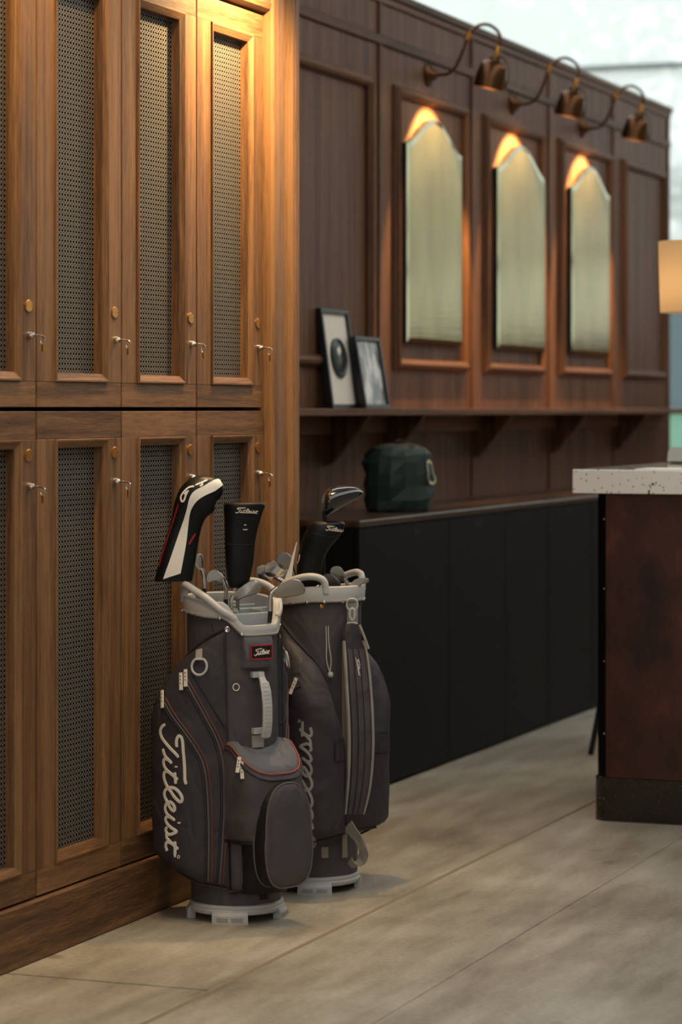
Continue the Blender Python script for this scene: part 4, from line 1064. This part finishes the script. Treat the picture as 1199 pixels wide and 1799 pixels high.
# pointed white marker of the rear bag
o = tag(empty('alignment_spike'), 'slim white pointed spike between the irons of the rear bag', 'spike'); o.matrix_world = M2
mesh('blade', *loft([[Q2(u0, v, .035), Q2(u1, v, .035), Q2(u1, v, .027), Q2(u0, v, .027)] for v, u0, u1 in ((1060, 494, 514), (1018, 500, 513), (995, 509, 515), (975, 514, 518), (952, 521, 522.3))]), WHITE, o)

# ------------------------------------------------------------------ head covers
def cover_body(o, Q, rows, t, depth, mat, name='cover_body', ex=2.4):
    secs = []
    for v, a, b in [tuple(q) for q in spline([Vector(q) for q in rows], 3)]:
        c = Q((a + b) / 2, v, t); hw = (Q(b, v, t) - Q(a, v, t)).length / 2; row = []
        for j in range(28):
            an = 2 * math.pi * j / 28; ca, sa = math.cos(an), math.sin(an); q = (abs(ca) ** ex + abs(sa) ** ex) ** (-1 / ex)
            row.append(c + Vector((hw * ca * q, -hw * depth * sa * q, 0)))
        secs.append(row)
    vf = loft(secs); mesh(name, *vf, mat, o, True)
    return BVHTree.FromPolygons([Vector(p) for p in vf[0]], [tuple(f) for f in vf[1]])
def onto(bvh, Q, view, u, v, off):
    d = (Q(u, v) - view).normalized(); h = bvh.ray_cast(view, d)
    if not h[0]: return None
    nn = h[1] if h[1].dot(d) < 0 else -h[1]
    return h[0] + nn * off, nn
def patch(bvh, Q, view, left, right, off, th, nu=6, k=4):
    """a thin panel between two edge lines, laid on the surface"""
    Lp = spline([Vector((a, b, 0)) for a, b in left], k); Rp = spline([Vector((a, b, 0)) for a, b in right], k)
    top, bot = [], []
    for p, q in zip(Lp, Rp):
        r0, r1 = [], []
        for i in range(nu + 1):
            c = p.lerp(q, i / nu); h = onto(bvh, Q, view, c.x, c.y, off)
            if not h: h = (r0[-1] if r0 else Q(c.x, c.y, .03), Vector((0, -1, 0)))
            r0.append(h[0]); r1.append(h[0] - h[1] * th)
        top.append(r0); bot.append(r1)
    vf = join(loft(top, False, False, False), loft(bot, False, False, False)); return vf

# white striped driver cover
o = tag(empty('head_cover'), 'large black driver head cover with wide white stripe in the front bag', 'head cover', 'golf head covers'); o.matrix_world = M1
kc = lambda x, y: (255 + x / 5.329, 830 + y / 5.329)
spn = [(265, 1015, 178, 0.55), (290, 900, 172, .6), (325, 740, 162, .62), (362, 580, 150, .64), (395, 450, 150, .7), (430, 345, 168, .75), (490, 250, 192, .78), (560, 190, 178, .8), (630, 160, 132, .85), (690, 152, 92, .9), (725, 150, 50, 1.0), (738, 150, 6, 1.2)]
a_ = spline([Vector(q[:3]) for q in spn], 4); b_ = spline([Vector((q[3], 0, 0)) for q in spn], 4); secs = []
for i, (q, dd) in enumerate(zip(a_, b_)):
    nx = a_[min(i + 1, len(a_) - 1)] - a_[max(i - 1, 0)]; T = Vector((nx.x, 0, -nx.y)).normalized()
    if i < 6: T = T.lerp(Vector((-.15, 0, 1)), .6 * (1 - i / 6)).normalized()
    Wd = Vector((T.z, 0, -T.x)); c = Q1(*kc(q.x, q.y), .02); k_ = q.z / 5.329 / 627
    row = []
    for j in range(28):
        an = 2 * math.pi * j / 28; ca, sa = math.cos(an), math.sin(an); e_ = (abs(ca) ** 2.5 + abs(sa) ** 2.5) ** (-1 / 2.5)
        row.append(c + Wd * (k_ * ca * e_) + Vector((0, -1, 0)) * (k_ * dd.x * sa * e_))
    secs.append(row)
vf = loft(secs); mesh('cover_body', *vf, LEATH, o, True)
bvc = BVHTree.FromPolygons([Vector(p) for p in vf[0]], [tuple(f) for f in vf[1]])
Lft = [(172, 996), (240, 800), (305, 610), (360, 450), (395, 330), (420, 235), (460, 175), (540, 130), (640, 75), (690, 62)]
Rgt = [(333, 942), (362, 790), (388, 640), (405, 500), (418, 400), (440, 330), (490, 262), (560, 215), (650, 172), (722, 118)]
mesh('white_stripe', *patch(bvc, Q1, VIEW, [kc(*p) for p in Lft], [kc(*p) for p in Rgt], .003, .004), WHITE, o, True)
def strokes(bvh, Q, view, lines, wd, off, th=.0008):
    out = []
    for ln in lines:
        hs = [onto(bvh, Q, view, q.x, q.y, off) for q in spline([Vector((a, b, 0)) for a, b in ln], 4)]; hs = [h for h in hs if h]
        if len(hs) > 2: out.append(ribbond([h[0] for h in hs], [h[1] for h in hs], wd, th))
    return join(*out)
mesh('red_stripe', *strokes(bvc, Q1, VIEW, [[kc(*p) for p in ((316, 292), (270, 440), (215, 610), (165, 760), (132, 880))]], .0038, .0012), RED, o)
mesh('lettering', *strokes(bvc, Q1, VIEW, [[kc(*p) for p in ((462, 128), (415, 138), (370, 175), (338, 225), (345, 268), (365, 262), (382, 215), (398, 180))], [kc(*p) for p in ((370, 205), (385, 185), (412, 170))], [kc(*p) for p in ((472, 118), (522, 97), (584, 70))], [kc(*p) for p in ((512, 126), (532, 118), (536, 98))]], .0052, .0012), WHITE, o)
mesh('side_tag', *strokes(bvc, Q1, VIEW, [[kc(*p) for p in ((470, 570), (440, 620), (412, 672))]], .005, .0015), RED, o)
mesh('shaft', *tubed([Q1(*kc(400, 930), .01), Vector((-.098, .02, .86)), Vector((-.085, .02, .4))], [.005, .005, .006], 8), STEEL, o, True)

# black tapered cover
o = tag(empty('head_cover'), 'black tapered head cover with white script, right of the striped cover', 'head cover', 'golf head covers'); o.matrix_world = M1
bvk = cover_body(o, Q1, [(1032, 404, 434), (1026, 401, 437), (1010, 398, 441), (985, 396, 446), (956, 395, 448), (930, 394.5, 453), (905, 393.5, 460), (892, 393, 465), (886, 394, 466), (883, 398, 463), (882, 410, 450)], .02, .72, LEATH)
tilt = 5 / 45
mesh('lettering', *lettering(lambda a, b: onto(bvk, Q1, VIEW, 412 + a / 3420 * 42, 904 - b / 900 * 15 + (a / 3420) * 3.5, .001), .0022, .0006, False, 2), PRINT, o)
mesh('number_tag', *strokes(bvk, Q1, VIEW, [[(429, 922), (431, 922), (433, 922)], [(427, 930), (431, 930.3), (435, 930)]], .0022, .001), PRINT, o)
mesh('seam_band', *strokes(bvk, Q1, VIEW, [[(396, 955), (410, 957), (425, 957.5), (446, 956)]], .003, .001, .0015), BLKF, o)
mesh('seam_band', *strokes(bvk, Q1, VIEW, [[(415, 908.5), (428, 909.5), (446, 912)]], .0022, .0012, .0012), BLKF, o)
mesh('shaft', *tubed([Q1(418, 1030, .02), Vector((.0, .0, .4))], [.005, .006], 8), STEEL, o, True)

# dark cover in the rear bag
o = tag(empty('head_cover'), 'dark head cover with white script, in the rear bag below the bare driver', 'head cover', 'golf head covers'); o.matrix_world = M2
bvk2 = cover_body(o, Q2, [(1030, 526, 556), (1020, 522, 562), (1000, 521, 566), (980, 523, 570), (960, 527, 582), (945, 532, 595), (932, 538, 603), (924, 542, 606), (919, 546, 606), (916, 552, 602), (915, 562, 594)], .03, .75, LEATH)
mesh('lettering', *lettering(lambda a, b: onto(bvk2, Q2, V2, 571 + a / 3420 * 35, 934 - b / 900 * 13 + (a / 3420) * 6, .001), .0020, .0006, False, 2), PRINT, o)
mesh('number_tag', *strokes(bvk2, Q2, V2, [[(583, 958), (585, 961), (584, 964)], [(581, 966), (584, 966.5), (586, 966)]], .0018, .001), PRINT, o)
mesh('seam_band', *strokes(bvk2, Q2, V2, [[(548, 936), (565, 941), (585, 943), (600, 938)]], .003, .001, .0015), BLKF, o)
mesh('side_tag', *strokes(bvk2, Q2, V2, [[(527, 974), (526, 982), (523, 990)]], .0028, .001), PRINT, o)
mesh('shaft', *tubed([Q2(542, 1028, .03), Vector((.0, .0, .4))], [.005, .006], 8), STEEL, o, True)
